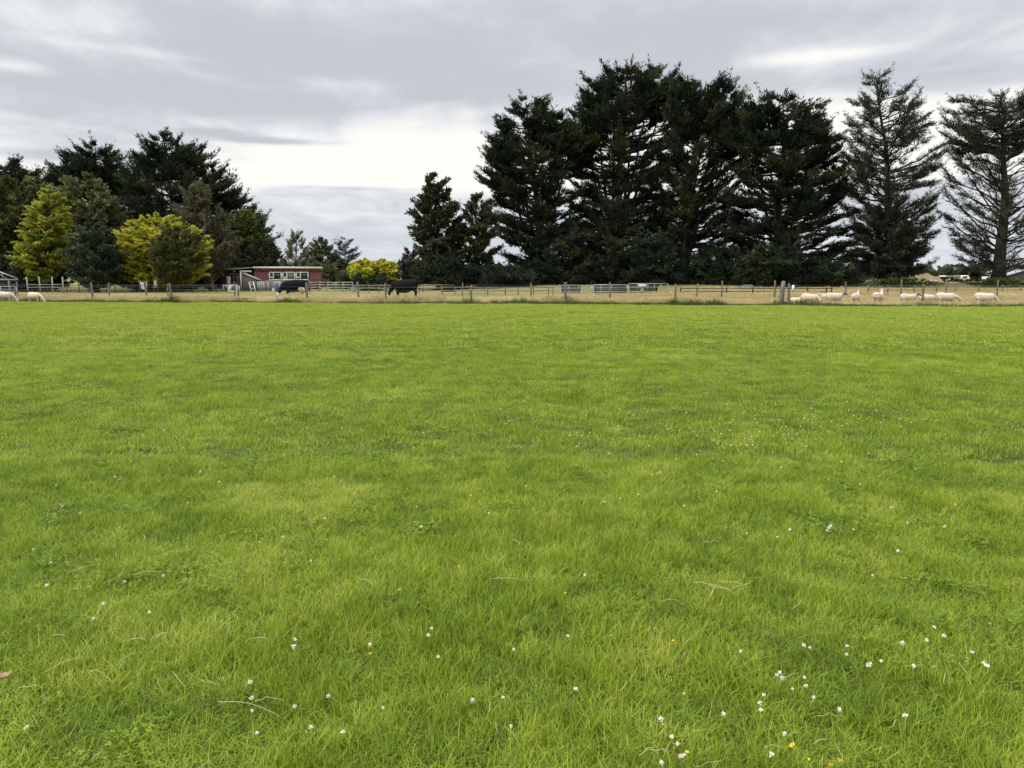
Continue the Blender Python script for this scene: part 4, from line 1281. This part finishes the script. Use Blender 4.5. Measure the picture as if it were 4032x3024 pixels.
# grey vertical boards in front of the shed
def board_fence():
    Y = 94.5
    p0, p1 = at(1012, 1120, Y), at(1216, 1120, Y)
    root = empty('board_fence', (p0[0], Y, gz_at(p0)), 'grey weathered board fence in front of the red shed windows', 'fence')
    n = 26
    w = (p1[0] - p0[0]) / n
    top = at(1100, 1104, Y)[2] - gz_at(p0)
    meshes = [MB().box((0, 0, h / 2), (w - .03, .03, h)).mesh('board', M_paleboard if k % 2 else M_wood) for k, h in enumerate((top, top * .96, top * 1.04, top * .92))]
    for i in range(n):
        o = link('board', meshes[random.randrange(4)], root, ((i + .5) * w, random.uniform(-.01, .01), 0))
        o.rotation_euler = (0, random.gauss(0, .012), 0)
    for z in (.35, top * .8): part('rail', MB().box((n * w / 2, .05, z), (n * w, .05, .09)), M_wood, root)


board_fence()


def coop():
    Y = 95.0
    root = thing_at('chicken_coop', 955, 1120, Y, 'grey wedge shaped coop with sloping roof beside the porch post', 'coop')
    s = Y / F
    W, H0, H1 = 56 * s, at(955, 1076, Y)[2] - root.location.z, at(1010, 1102, Y)[2] - root.location.z
    n = 7
    for i in range(n):                                       # boarded front, each board cut to the slope
        xa, xb = i * W / n + .012, (i + 1) * W / n - .012
        ha, hb = H0 + (H1 - H0) * i / n, H0 + (H1 - H0) * (i + 1) / n
        V = [(xa, -.02, 0), (xb, -.02, 0), (xb, -.02, hb), (xa, -.02, ha), (xa, .02, 0), (xb, .02, 0), (xb, .02, hb), (xa, .02, ha)]
        part('board', MB().add(V, [[0, 1, 2, 3], [5, 4, 7, 6], [4, 0, 3, 7], [1, 5, 6, 2], [3, 2, 6, 7], [4, 5, 1, 0]]), M_wood, root)
    part('roof', MB().bar((-.12, .7, H0 + .05), (W + .15, .7, H1 + .0), 1.5, .05), M_roof, root)
    part('roof_batten', MB().bar((-.1, -.1, H0 + .09), (W + .1, -.1, H1 + .05), .06, .10), M_paleboard, root)
    part('back_wall', MB().box((W / 2, 1.4, H1 / 2), (W, .04, H1)), M_wood, root)


coop()
# leaning white frame by the coop
r_ = thing_at('wooden_frame', 988, 1130, 94.0, 'white timber frame leaning in front of the grey coop', 'frame')
b = MB()
q = 94.0 / F
for x in (0, 17 * q): b.bar((x, 0, 0), (x - 12 * q, .5, 36 * q), .10, .06)
part('side_rail', b, M_white, r_)
for t in (.28, .72, .98):
    part('rung', MB().bar((-12 * q * t - .02, .5 * t - .05, 36 * q * t), (17 * q - 12 * q * t + .02, .5 * t - .05, 36 * q * t), .08, .05), M_white, r_)
# white trestle and crate in front of the wing
r_ = thing_at('trestle', 876, 1140, 90.0, 'white painted A frame trestle below the shed door', 'trestle')
q = 90 / F
for y in (0, .6):
    for xa, xb in ((-2 * q, 6 * q), (22 * q, 17 * q)): part('leg', MB().bar((xa, y, 0), (xb, y, 24 * q), .08, .05), M_white, r_)
part('top', MB().box((12 * q, .3, 25 * q), (24 * q, .75, .07)), M_white, r_)
r_ = thing_at('crate', 900, 1140, 88.0, 'white timber crate with an open front left of the double fence posts', 'crate')
q = 88 / F
for z in (.08, 26 * q):
    part('slat', MB().box((17 * q, 0, z), (36 * q, .05, .15)), M_white, r_)
for x in (2 * q, 33 * q): part('side_panel', MB().box((x, .3, 13 * q), (.18, .6, 24 * q)), M_white, r_)
part('back_panel', MB().box((17 * q, .58, 13 * q), (30 * q, .04, 22 * q)), M_wood, r_)
# blue bin and pale tub
r_ = thing_at('plastic_drum', 1087, 1130, 92.0, 'blue plastic drum in front of the grey board fence', 'drum')
part('body', MB().tube(np.array([(0, 0, 0), (0, 0, .06), (0, 0, .45), (0, 0, .82), (0, 0, .88)]), [.24, .27, .29, .27, .22], 14), M_blue, r_, True)
part('lid', MB().tube(np.array([(0, 0, .885), (0, 0, .93)]), [.2, .19], 14), M_black, r_)
r_ = thing_at('bucket', 1076, 1135, 91.0, 'pale bucket left of the blue drum', 'bucket')
part('body', MB().tube(np.array([(0, 0, 0), (0, 0, .02), (0, 0, .36), (0, 0, .38)]), [.12, .13, .18, .19], 12), M_white, r_, True)
part('handle', MB().tube(np.array([(.18, 0, .36), (.14, 0, .48), (0, 0, .54), (-.14, 0, .48), (-.18, 0, .36)]), [.01] * 5, 5), M_steel, r_)


# small slate-roofed building beyond the rail fence
def slate_hut():
    Y = 112
    root = thing_at('hut', 1318, 1110, Y, 'small hut with dark slate gable roof behind the pale rail fence', 'hut')
    q = Y / F
    W, h, H = 56 * q, 12 * q, 27 * q
    part('wall', MB().box((0, 2, h / 2), (W - .4, 3.6, h)), M_paleboard, root)
    V = [(-W / 2, -.2, h), (W / 2, -.2, h), (W / 2, 4.2, h), (-W / 2, 4.2, h), (-W / 2 + .9, 2, H), (W / 2 - .35, 2, H)]
    part('roof', MB().add(V, [[0, 1, 5, 4], [2, 3, 4, 5], [0, 3, 2, 1]], [[1, 2, 5], [3, 0, 4]]), M_slate, root)


slate_hut()


# white sheets under the golden tree
def sheet_on_line(u, v0, v1, wpx, label, seed):
    Y = 85.6
    root = thing_at('hanging_sheet', u, 1130, Y, label, 'sheet', 'white sheets under the golden tree')
    g0 = root.location.z
    z1, z0 = at(u, v0, Y)[2] - g0, at(u, v1, Y)[2] - g0
    W = wpx * Y / F
    a, c = np.meshgrid(np.linspace(-.5, .5, 13), np.linspace(0, 1, 7))
    yy = .10 * np.sin(a * 15 + seed + c * 1.2) + .05 * c
    zz = z1 - (z1 - z0) * c * (1 + .10 * np.sin(a * 4 + seed)) - .10 * (1 - (2 * a) ** 2) * (1 - c)
    V = np.stack([a * W * (1 - .15 * c), yy, zz], -1).reshape(-1, 3)
    i = (np.arange(6)[:, None] * 13 + np.arange(12)[None, :]).ravel()
    Fq = np.stack([i, i + 1, i + 14, i + 13], -1)
    n = len(V)
    link('cloth', build_mesh('cloth', np.vstack([V, V + [0, .02, 0]]), [np.vstack([Fq, Fq[:, ::-1] + n])], M_cloth, True), root)
    for s in (-1, 1): part('pole', MB().tube(np.array([(s * (W / 2 + .08), 0, 0), (s * (W / 2 + .08), 0, z1 + .3)]), [.04, .03], 6), M_wood, root)
    part('line', MB().bar((-W / 2 - .08, 0, z1 + .03), (W / 2 + .08, 0, z1 + .03), .015), M_wire, root)


sheet_on_line(565, 1108, 1138, 25, 'wide white sheet hanging under the golden round tree', 1)
sheet_on_line(613, 1103, 1130, 8, 'narrow white cloth hanging right of the wide sheet', 4)


# steel truss and pale gate at the left edge
def truss():
    Y = 82
    root = thing_at('steel_truss', -40, 1100, Y, 'pale steel roof truss on posts cut by the left edge', 'truss')
    q = Y / F
    P = lambda u, v: np.array([(u + 40) * q, 0, at(u, v, Y)[2] - root.location.z])
    part('bottom_chord', MB().bar(P(-110, 1101), P(70, 1101), .12, .13), M_paleboard, root)
    part('top_chord', MB().bar(P(-30, 1058), P(68, 1097), .09, .10), M_steel, root)
    part('top_chord', MB().bar(P(-30, 1058), P(-110, 1098), .09, .10), M_steel, root)
    for a, c in (((10, 1074), (10, 1099)), ((-30, 1058), (28, 1099)), ((-30, 1060), (-30, 1099))): part('strut', MB().bar(P(*a), P(*c), .05, .05), M_steel, root)
    for u in (34, -100):
        part('post', MB().bar(P(u, 1103), np.array([(u + 40) * q, 0, -.2]), .14, .14), M_wood, root)


truss()


def tube_gate(name, label, u0, u1, Y0, Y1, vtop, vbot, vert, rails, group, r=.03):
    """round-cornered tubular steel gate"""
    p0, p1 = at(u0, 1130, Y0), at(u1, 1130, Y1)
    g0 = min(gz_at(p0), gz_at(p1))
    root = empty(name, (p0[0], p0[1], g0), label, 'gate', group)
    ux = np.array([p1[0] - p0[0], p1[1] - p0[1], 0]); W = np.linalg.norm(ux); ux /= W
    zt, zb = at(u0, vtop, Y0)[2] - g0, max(.12, at(u0, vbot, Y0)[2] - g0)
    c = .16
    path = [(0, zb), (0, zt - c), (c * .3, zt - c * .3), (c, zt), (W - c, zt), (W - c * .3, zt - c * .3), (W, zt - c), (W, zb), (0, zb)]
    P = np.array([ux * a + np.array([0, 0, z]) for a, z in path])
    b = MB()
    for i in range(len(P) - 1): b.tube(P[i:i + 2], [r, r], 7)
    part('frame', b, M_steel, root, True)
    for t in vert: part('upright', MB().tube(np.array([ux * W * t + np.array([0, -.0, zb]), ux * W * t + np.array([0, 0, zt])]), [r * .9] * 2, 6), M_steel, root, True)
    for t in rails: part('rail', MB().tube(np.array([ux * r + np.array([0, 0, zb + (zt - zb) * t]), ux * (W - r) + np.array([0, 0, zb + (zt - zb) * t])]), [r * .55] * 2, 5), M_steel, root, True)
    for a in (0, W): part('foot', MB().tube(np.array([ux * a + np.array([0, 0, -.1]), ux * a + np.array([0, 0, zb])]), [r, r], 6), M_steel, root)
    return root


YG = 'steel yard gates before the tallest cypress'
tube_gate('steel_gate', 'left of the three steel yard gates, joined to the wooden yard fence', 2195, 2330, 78, 77, 1123, 1150, (.32, .62), (.55,), YG, .028)
tube_gate('steel_gate', 'middle of the three steel yard gates, longest with many bars', 2332, 2468, 77, 76.5, 1121, 1150, (.25, .55), (.55,), YG, .028)
tube_gate('steel_gate', 'right and highest of the three steel yard gates', 2471, 2632, 76, 75.5, 1116.5, 1148, (.25, .5, .66, .82), (.55,), YG, .028)
tube_gate('steel_gate', 'pale round cornered gate behind the sheep at the left edge', -60, 64, 76, 76, 1128, 1158, (.5,), (.3, .6), None, .04)
# dark boards and tubs inside the yard
for i, (u0, u1, v0, Y, lab) in enumerate([(2212, 2285, 1124, 79.5, 'dark boarded wall behind the left yard gate'), (2340, 2470, 1123, 79, 'dark boarded wall behind the middle yard gate'), (2480, 2590, 1120, 78.5, 'dark boarded wall behind the right yard gate')]):
    p0, p1 = at(u0, 1130, Y), at(u1, 1130, Y)
    root = empty('yard_wall', (p0[0], Y, gz_at(p0)), lab, 'wall', 'dark board walls of the yards')
    h = at(u0, v0, Y)[2] - root.location.z
    n = 4
    for k in range(n): part('board', MB().box(((p1[0] - p0[0]) / 2, random.uniform(-.01, .01), (k + .5) * h / n), (p1[0] - p0[0], .05, h / n - .03)), M_black, root)
    for x in (.1, p1[0] - p0[0] - .1): part('post', MB().box((x, .08, h / 2), (.1, .1, h)), M_wood, root)
r_ = thing_at('feed_tub', 2530, 1130, 74.5, 'white feed tub on a post inside the right yard gate', 'tub')
h = at(2530, 1131, 74.5)[2] - r_.location.z
part('post', MB().box((0, 0, h / 2), (.28, .28, h)), M_paleboard, r_)
part('bowl', MB().tube(np.array([(0, 0, h), (0, 0, h + .06), (0, 0, h + .22), (0, 0, h + .26)]), [.22, .32, .42, .36], 14), M_white, r_, True)
r_ = thing_at('water_trough', 1762, 1135, 86, 'dark water trough by the wooden yard fence', 'trough')
b = MB()
L_, w_, h_ = 1.6, .8, .75
V = [(-L_ / 2 + .12, -w_ / 2 + .1, 0), (L_ / 2 - .12, -w_ / 2 + .1, 0), (L_ / 2 - .12, w_ / 2 - .1, 0), (-L_ / 2 + .12, w_ / 2 - .1, 0), (-L_ / 2, -w_ / 2, h_), (L_ / 2, -w_ / 2, h_), (L_ / 2, w_ / 2, h_), (-L_ / 2, w_ / 2, h_),
     (-L_ / 2 + .1, -w_ / 2 + .1, h_), (L_ / 2 - .1, -w_ / 2 + .1, h_), (L_ / 2 - .1, w_ / 2 - .1, h_), (-L_ / 2 + .1, w_ / 2 - .1, h_), (-L_ / 2 + .2, -w_ / 2 + .2, .1), (L_ / 2 - .2, -w_ / 2 + .2, .1), (L_ / 2 - .2, w_ / 2 - .2, .1), (-L_ / 2 + .2, w_ / 2 - .2, .1)]
part('basin', MB().add(V, [[0, 3, 2, 1]] + [[i, (i + 1) % 4, 4 + (i + 1) % 4, 4 + i] for i in range(4)] + [[4 + i, 4 + (i + 1) % 4, 8 + (i + 1) % 4, 8 + i] for i in range(4)] + [[8 + i, 8 + (i + 1) % 4, 12 + (i + 1) % 4, 12 + i] for i in range(4)] + [[12, 13, 14, 15]]), M_black, r_)
part('rim', MB().bar((-L_ / 2, -w_ / 2 - .03, h_ - .02), (L_ / 2, -w_ / 2 - .03, h_ - .02), .05, .08), M_wood, r_)

# green tarpaulin heap
rng = np.random.default_rng(4)


def mound(name, u0, u1, v, Y, mat, label, cat, depth, rough, seed, kind=None):
    p0, p1 = at(u0, 1115, Y), at(u1, 1115, Y)
    cx = (p0[0] + p1[0]) / 2
    g0 = gz_at((cx, Y))
    H = at((u0 + u1) / 2, v, Y)[2] - g0
    W = (p1[0] - p0[0]) / 2
    nx, ny = 34, 16
    a, c = np.meshgrid(np.linspace(-1, 1, nx), np.linspace(-1, 1, ny))
    r = np.sqrt((np.abs(a) ** 2.6) + c ** 2)
    z = H * np.clip(1 - r ** 2.2, 0, 1) * (.75 + .5 * fbm(a * W, c * depth, W / 2.2, seed)) + rough * (vnoise(a * W, c * depth, .5, seed) - .5) * (r < .98) - .12
    V = np.stack([a * W, c * depth, z], -1).reshape(-1, 3)
    i = (np.arange(ny - 1)[:, None] * nx + np.arange(nx - 1)[None, :]).ravel()
    o = link(name, build_mesh(name, V, [np.stack([i, i + 1, i + nx + 1, i + nx], -1)], mat, True), None, (cx, Y, g0))
    return tag(o, label, cat, None, kind)


mound('tarpaulin_heap', 2896, 2985, 1117, 86, M_tarp, 'low heap under a green tarpaulin below the flat topped cypress', 'tarpaulin', 1.2, .25, 3)
mound('earth_bank', 3355, 3520, 1076, 112, M_earth, 'tan earth bank left of the lone conifer trunk', None, 3.0, .7, 5, 'structure')
mound('earth_bank', 3545, 3710, 1079, 114, M_earth, 'tan earth bank right of the lone conifer trunk', None, 3.0, .7, 6, 'structure')
tree('low_hedge', 'low bright green hedge in front of the tan earth banks', 'hedge', None, [(1098, 3380, 3700), (1104, 3345, 3740), (1122, 3340, 3745)], 92, 3540, 3540, 'shrub', M_mid, 111, .05, over=dict(n=150, bl=(.3, .7), ts=(.2, .4), nb=8), depth=.10)
tree('low_hedge', 'low green hedge in front of the white truck at the right', 'hedge', None, [(1100, 3760, 4080), (1106, 3735, 4110), (1122, 3730, 4115)], 92, 3920, 3920, 'shrub', M_mid, 112, .05, over=dict(n=150, bl=(.3, .7), ts=(.2, .4), nb=8), depth=.10)


# white truck
def truck():
    Y = 118
    root = thing_at('truck', 3765, 1105, Y, 'small white flat deck truck parked behind the low hedge at the right', 'truck')
    q = Y / F
    z0 = at(3765, 1118, Y)[2] - root.location.z
    zt = at(3765, 1084, Y)[2] - root.location.z
    bx = lambda a: (a - 3765) * q
    h = zt
    cab = MB()
    xa, xb = bx(3780), bx(3812)
    V = []
    for y in (0, 1.75):
        V += [(xa, y, .45), (xb + .25, y, .45), (xb + .25, y, h * .55), (xb - .05, y, h), (xa, y, h)]
    cab.add(V, [[0, 1, 2, 3], [8, 7, 6, 5], [1, 6, 7, 2], [2, 7, 8, 3], [3, 8, 9, 4], [4, 9, 5, 0], [0, 5, 6, 1]], [[0, 3, 4], [8, 5, 9]])
    part('cab', cab, M_white, root)
    part('side_window', MB().box(((xa + xb) / 2 + .08, -.012, h * .74), ((xb - xa) * .55, .02, h * .26)), M_glass, root)
    part('windscreen', MB().bar((xb + .225, .87, h * .58), (xb + .0, .87, h * .95), 1.5, .02), M_glass, root)
    part('deck', MB().box(((bx(3722) + xa) / 2, .9, .95), (xa - bx(3722) - .06, 1.9, .12)), M_black, root)
    part('load_cover', MB().box(((bx(3722) + xa) / 2 - .05, .9, h - .14), (xa - bx(3722) - .12, 1.9, .24)), M_white, root)
    for x in (bx(3726), bx(3745), bx(3764), xa - .16): part('stake', MB().box((x, .0, (1.01 + h - .26) / 2), (.07, .07, h - .26 - 1.01)), M_steel, root)
    for x in (bx(3738), bx(3797)):
        for y in (.12, 1.63):
            w = part('wheel', MB().tube(np.array([(x, y - .11, .38), (x, y - .1, .38), (x, y + .1, .38), (x, y + .11, .38)]), [.33, .38, .38, .33], 16), M_tyre, root)
            part('rim', MB().tube(np.array([(x, y - .13, .38), (x, y - .115, .38)]), [.2, .2], 12), M_steel, w)
    part('headlight', MB().box((xb + .26, .25, .72), (.04, .25, .16)), M_steel, root)
    part('headlight', MB().box((xb + .26, 1.5, .72), (.04, .25, .16)), M_steel, root)
    part('bumper', MB().box((xb + .29, .87, .48), (.09, 1.7, .18)), M_black, root)


truck()
# feed hopper
r_ = thing_at('feed_hopper', 3896, 1110, 112, 'white funnel shaped feed hopper left of the thick trunk', 'hopper')
z1 = at(3896, 1089, 112)[2] - r_.location.z
s = .75
V = [(-s, -s, z1), (s, -s, z1), (s, s, z1), (-s, s, z1), (-s, -s, z1 - .45), (s, -s, z1 - .45), (s, s, z1 - .45), (-s, s, z1 - .45), (-.12, -.12, z1 - 1.4), (.12, -.12, z1 - 1.4), (.12, .12, z1 - 1.4), (-.12, .12, z1 - 1.4)]
part('funnel', MB().add(V, [[3, 2, 1, 0]] + [[i, (i + 1) % 4, 4 + (i + 1) % 4, 4 + i] for i in range(4)] + [[4 + i, 4 + (i + 1) % 4, 8 + (i + 1) % 4, 8 + i] for i in range(4)] + [[8, 9, 10, 11]]), M_white, r_)
for sx in (-1, 1):
    for sy in (-1, 1): part('leg', MB().bar((sx * s * .96, sy * s * .96, 0), (sx * s * .96, sy * s * .96, z1 - .05), .06), M_steel, r_)
r_ = thing_at('concrete_trough', 3672, 1105, 96, 'short white trough on the green hedge line', 'trough')
b = MB(); z = at(3672, 1106, 96)[2] - r_.location.z
for y in (-.25, .25): part('side_panel', MB().box((0, y, z), (1.15, .06, .16)), M_white, r_)
part('base', MB().box((0, 0, z - .11), (1.15, .56, .06)), M_white, r_)
for x in (-.45, .45): part('leg', MB().box((x, 0, (z - .14) / 2), (.1, .4, z - .14)), M_wood, r_)


# grey barn at the right edge
def barn():
    Y = 140
    root = thing_at('grey_barn', 3955, 1105, Y, 'dark grey barn with sloping roof behind the thick trunk at the right edge', 'barn')
    q = Y / F
    W = 190 * q
    h, H = at(3955, 1087, Y)[2] - root.location.z, at(3955, 1060, Y)[2] - root.location.z
    n = 26
    for i in range(n):
        xa, xb = i * W / n, (i + 1) * W / n
        f = lambda x: h + (H - h) * (1 - abs(2 * x / W - 1))
        V = [(xa, 0, 0), (xb - .05, 0, 0), (xb - .05, 0, f(xb)), (xa, 0, f(xa)), (xa, .06, 0), (xb - .05, .06, 0), (xb - .05, .06, f(xb)), (xa, .06, f(xa))]
        part('wall_sheet', MB().add(V, [[0, 1, 2, 3], [5, 4, 7, 6], [4, 0, 3, 7], [1, 5, 6, 2], [3, 2, 6, 7]]), M_slate, root)
    part('wall', MB().box((W / 2, 5, h / 2), (W - .2, 9.6, h)), M_slate, root)
    for s in (0, 1):
        a = np.array([(-.4, 0, h - .1), (W + .4, 0, h - .1)][s]); c = np.array([W / 2, 0, H + .06])
        part('roof', MB().add(np.array([a + [0, -.4, 0], c + [0, -.4, 0], c + [0, 10, 0], a + [0, 10, 0], a + [0, -.4, .1], c + [0, -.4, .1], c + [0, 10, .1], a + [0, 10, .1]]),
                              [[0, 1, 2, 3], [4, 7, 6, 5], [0, 4, 5, 1], [1, 5, 6, 2], [2, 6, 7, 3], [3, 7, 4, 0]]), M_roof, root)


barn()
# white notice on the second thick post
x, y = on_edge(3112, .9)
r_ = empty('notice', (x, y - .12, float(hz(x, y)) + .82), 'narrow white notice strip fixed beside the thin dark post next to the thick post', 'notice')
part('plate', MB().box((0, 0, .2), (.15, .02, .40)), M_white, r_)
part('bracket', MB().bar((-.25, .03, .3), (.05, .03, .3), .03), M_steel, r_)

# ------------------------------------------------------------------ flowers and dead stalks in the field
FU = 4032 / 2212.0


def clover_head(seed, n=30):
    q = np.random.default_rng(seed)
    th = np.arccos(1 - 1.7 * (np.arange(n) + .5) / n)
    ph = np.arange(n) * 2.39996
    D = np.stack([np.sin(th) * np.cos(ph), np.sin(th) * np.sin(ph), np.cos(th) + .25], 1)
    V, Fq, T = kites(np.tile([0, 0, .004], (n, 1)) + D * .003, D, np.full(n, .0125), 1, .32, .12, q, np.full(n, .5), 0)
    b = MB().add(V, Fq)
    b.tube(np.array([(0, 0, -.003), (0, 0, .003), (0, 0, .0085)]), [.004, .0065, .003], 7)
    return b


def daisy_head(seed):
    q = np.random.default_rng(seed)
    n = 22
    ph = np.arange(n) * 2.39996
    D = np.stack([np.cos(ph), np.sin(ph), np.full(n, .28)], 1)
    V, Fq, T = kites(np.zeros((n, 3)), D, np.full(n, .0135), 1, .22, .08, q, np.full(n, .5), 0)
    b = MB().add(V, Fq)
    b.tube(np.array([(0, 0, -.008), (0, 0, 0), (0, 0, .004)]), [.003, .005, .002], 7)
    return b


CL = [clover_head(i).mesh('flower_head', M_petal) for i in range(4)]
YE = [daisy_head(i).mesh('flower_head', M_yellow) for i in range(3)]
ST = [MB().tube(np.array([(.012 * s, .008, -.13), (.006 * s, .004, -.06), (0, 0, 0)]), [.0011, .001, .0009], 5).mesh('stem', M_stem) for s in (1, -1, .3)]
near_c = [(932, 1359), (925, 1374), (633, 1398), (637, 1383), (800, 1394), (945, 1420), (541, 1475), (543, 1510), (545, 1537), (556, 1585), (637, 1527), (828, 1530), (1021, 1515), (1087, 1508), (1104, 1570),
          (1243, 1490), (1110, 1405), (1226, 1375), (710, 1505), (740, 1583), (672, 1573), (57, 1573), (224, 1305), (203, 1337), (323, 1327), (100, 1266), (270, 1257), (1563, 1544), (1640, 1520), (1643, 1536),
          (1650, 1503), (1600, 1408), (1430, 1555), (1450, 1592), (1464, 1608), (1478, 1633), (1470, 1636), (1695, 1587), (1665, 1630), (1678, 1460), (1688, 1466), (1683, 1455), (1738, 1465), (1712, 1490), (1740, 1483),
          (1830, 1397), (1829, 1415), (1880, 1435), (1876, 1440), (1903, 1430), (1974, 1440), (1950, 1390), (2002, 1385), (2017, 1355), (2040, 1375), (2132, 1440), (2125, 1434), (2100, 1410), (1750, 1400), (1758, 1508),
          (1813, 1535), (1955, 1548), (1705, 1145), (1790, 1141), (1794, 1138), (1925, 1097), (1430, 1648), (1735, 1395)]
mid_c = [(1426, 1021), (1408, 1026), (1420, 1023), (122, 1049), (130, 1090), (135, 1094), (249, 1030), (433, 1020), (396, 968), (308, 940), (355, 930), (37, 960), (1150, 965), (1100, 953), (1245, 965), (1200, 905), (1120, 905)]
rng = np.random.default_rng(77)
for _ in range(64): mid_c.append((rng.normal(1690, 160), rng.normal(915, 26)))
for _ in range(46): mid_c.append((rng.uniform(0, 2212), rng.uniform(830, 1250)))
for _ in range(18): mid_c.append((rng.normal(1560, 120), rng.normal(962, 18)))
for _ in range(14): mid_c.append((rng.normal(1130, 90), rng.normal(905, 30)))
near_y = [(863, 1274), (1221, 1281), (1320, 1373), (1454, 1384), (1460, 1388), (1478, 1498), (1432, 1565), (1484, 1625), (1713, 1608), (1709, 1612), (1793, 1653), (1748, 1640), (1850, 1129), (1875, 1113), (2139, 1347), (990, 1224), (704, 1165), (800, 1412), (1815, 1642)]
mid_y = [(258, 1140), (985, 1052), (1017, 1070), (1019, 1046), (1105, 1062), (1158, 1060), (1225, 1065), (1338, 945), (480, 1000), (1590, 1000)]
for _ in range(10): mid_y.append((rng.uniform(300, 2000), rng.uniform(860, 1110)))


ORD = 'first second third fourth fifth sixth seventh eighth ninth tenth eleventh twelfth thirteenth fourteenth fifteenth sixteenth seventeenth eighteenth nineteenth twentieth twenty-first twenty-second twenty-third twenty-fourth twenty-fifth'.split()
COLS = ['at the far left', 'well left', 'left of centre', 'just left of centre', 'just right of centre', 'right of centre', 'well right', 'at the far right']
ROWS = [(880, 'highest up the paddock'), (930, 'far up the paddock'), (990, 'beyond mid paddock'), (1060, 'at mid paddock'), (1150, 'nearer than mid paddock'), (1260, 'where blades start to show'),
        (1340, 'at the back of the near grass'), (1400, 'behind the near clusters'), (1460, 'in the near grass'), (1530, 'close to us'), (1590, 'near the bottom edge'), (9999, 'along the bottom edge')]


def place_labels(pts, what):
    """one label for each flower: which one of its patch, counted from the left"""
    key = [(int(max(0, min(7.99, a / 2212 * 8))), next(i for i, r in enumerate(ROWS) if b_ < r[0])) for a, b_ in pts]
    out = []
    for i, (a, b_) in enumerate(pts):
        mates = sorted(j for j in range(len(pts)) if key[j] == key[i])
        mates.sort(key=lambda j: pts[j][0])
        where = COLS[key[i][0]] + ', ' + ROWS[key[i][1]][1]
        out.append(what + ' ' + where if len(mates) == 1 else ORD[min(24, mates.index(i))] + ' from left, ' + what + ' ' + where)
    return out


def plant(pts, heads, name, label, cat, group, detail, sc):
    pts = [q for q in pts if ground(q[0] * FU, min(q[1], 1652) * FU, .1)[1] < 43]
    labels = place_labels(pts, label)
    for i, (a, b_) in enumerate(pts):
        zf = .085 + .03 * random.random()
        p = ground(a * FU, min(b_, 1652) * FU, zf)
        if p[1] > edge_y(p[0]) - 1: continue
        s = sc * random.uniform(.8, 1.2)
        z = max(zf, float(hz(p[0], p[1])) + .07)
        rot = (random.gauss(0, .3), random.gauss(0, .3), random.uniform(0, 6.28))
        if detail:
            r = empty(name, (p[0], p[1], z), labels[i], cat, group)
            r.rotation_euler = rot; r.scale = (s,) * 3
            link('flower_head', heads[i % len(heads)], r)
            link('stem', ST[i % 3], r)
        else:
            o = link(name, heads[i % len(heads)], None, (p[0], p[1], z))
            o.rotation_euler = rot; o.scale = (s,) * 3
            tag(o, labels[i], cat, group)


plant(near_c, CL, 'clover_flower', 'white flower', 'flower', 'white clover flowers in the near grass', True, .68)
plant(mid_c, CL, 'clover_flower', 'tiny white flower', 'flower', 'white clover flowers farther out in the paddock', False, .62)
plant(near_y, YE, 'yellow_flower', 'yellow flower', 'flower', 'yellow flowers in the near grass', True, .72)
plant(mid_y, YE, 'yellow_flower', 'tiny yellow flower', 'flower', 'yellow flowers farther out in the paddock', False, .75)

# dead stalks lying in the grass
b = MB()
rng = np.random.default_rng(15)


def stalk(x, y, L, a, r, lift=.05):
    t = np.linspace(0, 1, 6)
    bend = rng.normal(0, .45)
    ang = a + bend * t
    P = np.cumsum(np.stack([np.cos(ang), np.sin(ang), np.zeros(6)], 1) * L / 6, 0)
    P[:, 0] += x; P[:, 1] += y
    P[:, 2] = hz(P[:, 0], P[:, 1]) + lift + .012 * np.sin(t * 3.1) + rng.normal(0, .004, 6)
    b.tube(P, r * np.array([1, 1, .9, .8, .65, .3]), 4)


for u, v, L, a in [(480, 2540, .12, .3), (600, 2530, .10, .5), (130, 2680, .22, .9), (330, 2665, .10, .25), (440, 2640, .14, 1.2), (800, 2775, .34, .12), (980, 2755, .14, .1), (50, 2725, .12, .3), (230, 2250, .22, .5),
                   (500, 2260, .2, .1), (2700, 2285, .25, -.5), (2760, 2300, .22, -.4), (2800, 2290, .2, -.3), (2860, 2310, .22, .1), (2790, 2360, .22, 1.1), (3100, 2395, .2, .5), (1750, 1920, .3, .8), (2100, 1820, .3, 1.), (2180, 1945, .25, .8),
                   (2500, 2960, .1, .4), (2990, 2950, .1, .4), (3190, 2925, .08, .3), (2430, 2700, .1, .7), (1480, 2330, .2, 2.0), (1900, 2280, .25, .05), (350, 3000, .07, 1.4)]:
    p = ground(u, v, .06)
    stalk(p[0], p[1], L, a, .0017)
for _ in range(80):
    d = 2.4 + 22 * rng.random() ** 1.5
    x = rng.uniform(-.72, .72) * d
    cl_ = fbm(x, d, 1.6, 61)
    stalk(x, d, rng.uniform(.05, .17) * (1 + d * .03), rng.uniform(0, 6.28), .0011 + .00012 * d, .045 + .02 * rng.random())
tag(part('dead_stalks', b, M_straw), 'pale dead grass stalks lying in the green grass', None, None, 'stuff')
# curled dead leaf at the left edge
p = ground(14, 2700, .06)
a, c = np.meshgrid(np.linspace(-1, 1, 9), np.linspace(-1, 1, 7))
V = np.stack([a * .028, c * .016 * (1 - .75 * a ** 2), .012 * a ** 2 + .018 * c ** 2 + .003 * np.sin(a * 9)], -1).reshape(-1, 3)
i = (np.arange(6)[:, None] * 9 + np.arange(8)[None, :]).ravel()
Fq = np.stack([i, i + 1, i + 10, i + 9], -1)
o = link('dead_leaf', build_mesh('dead_leaf', np.vstack([V, V + [0, 0, .0009]]), [np.vstack([Fq, Fq[:, ::-1] + len(V)])], M_deadleaf, True), None, (p[0], p[1], float(hz(p[0], p[1])) + .07))
o.rotation_euler = (.2, .15, .6)
tag(o, 'curled brown dead leaf in the grass at the left edge', 'leaf')
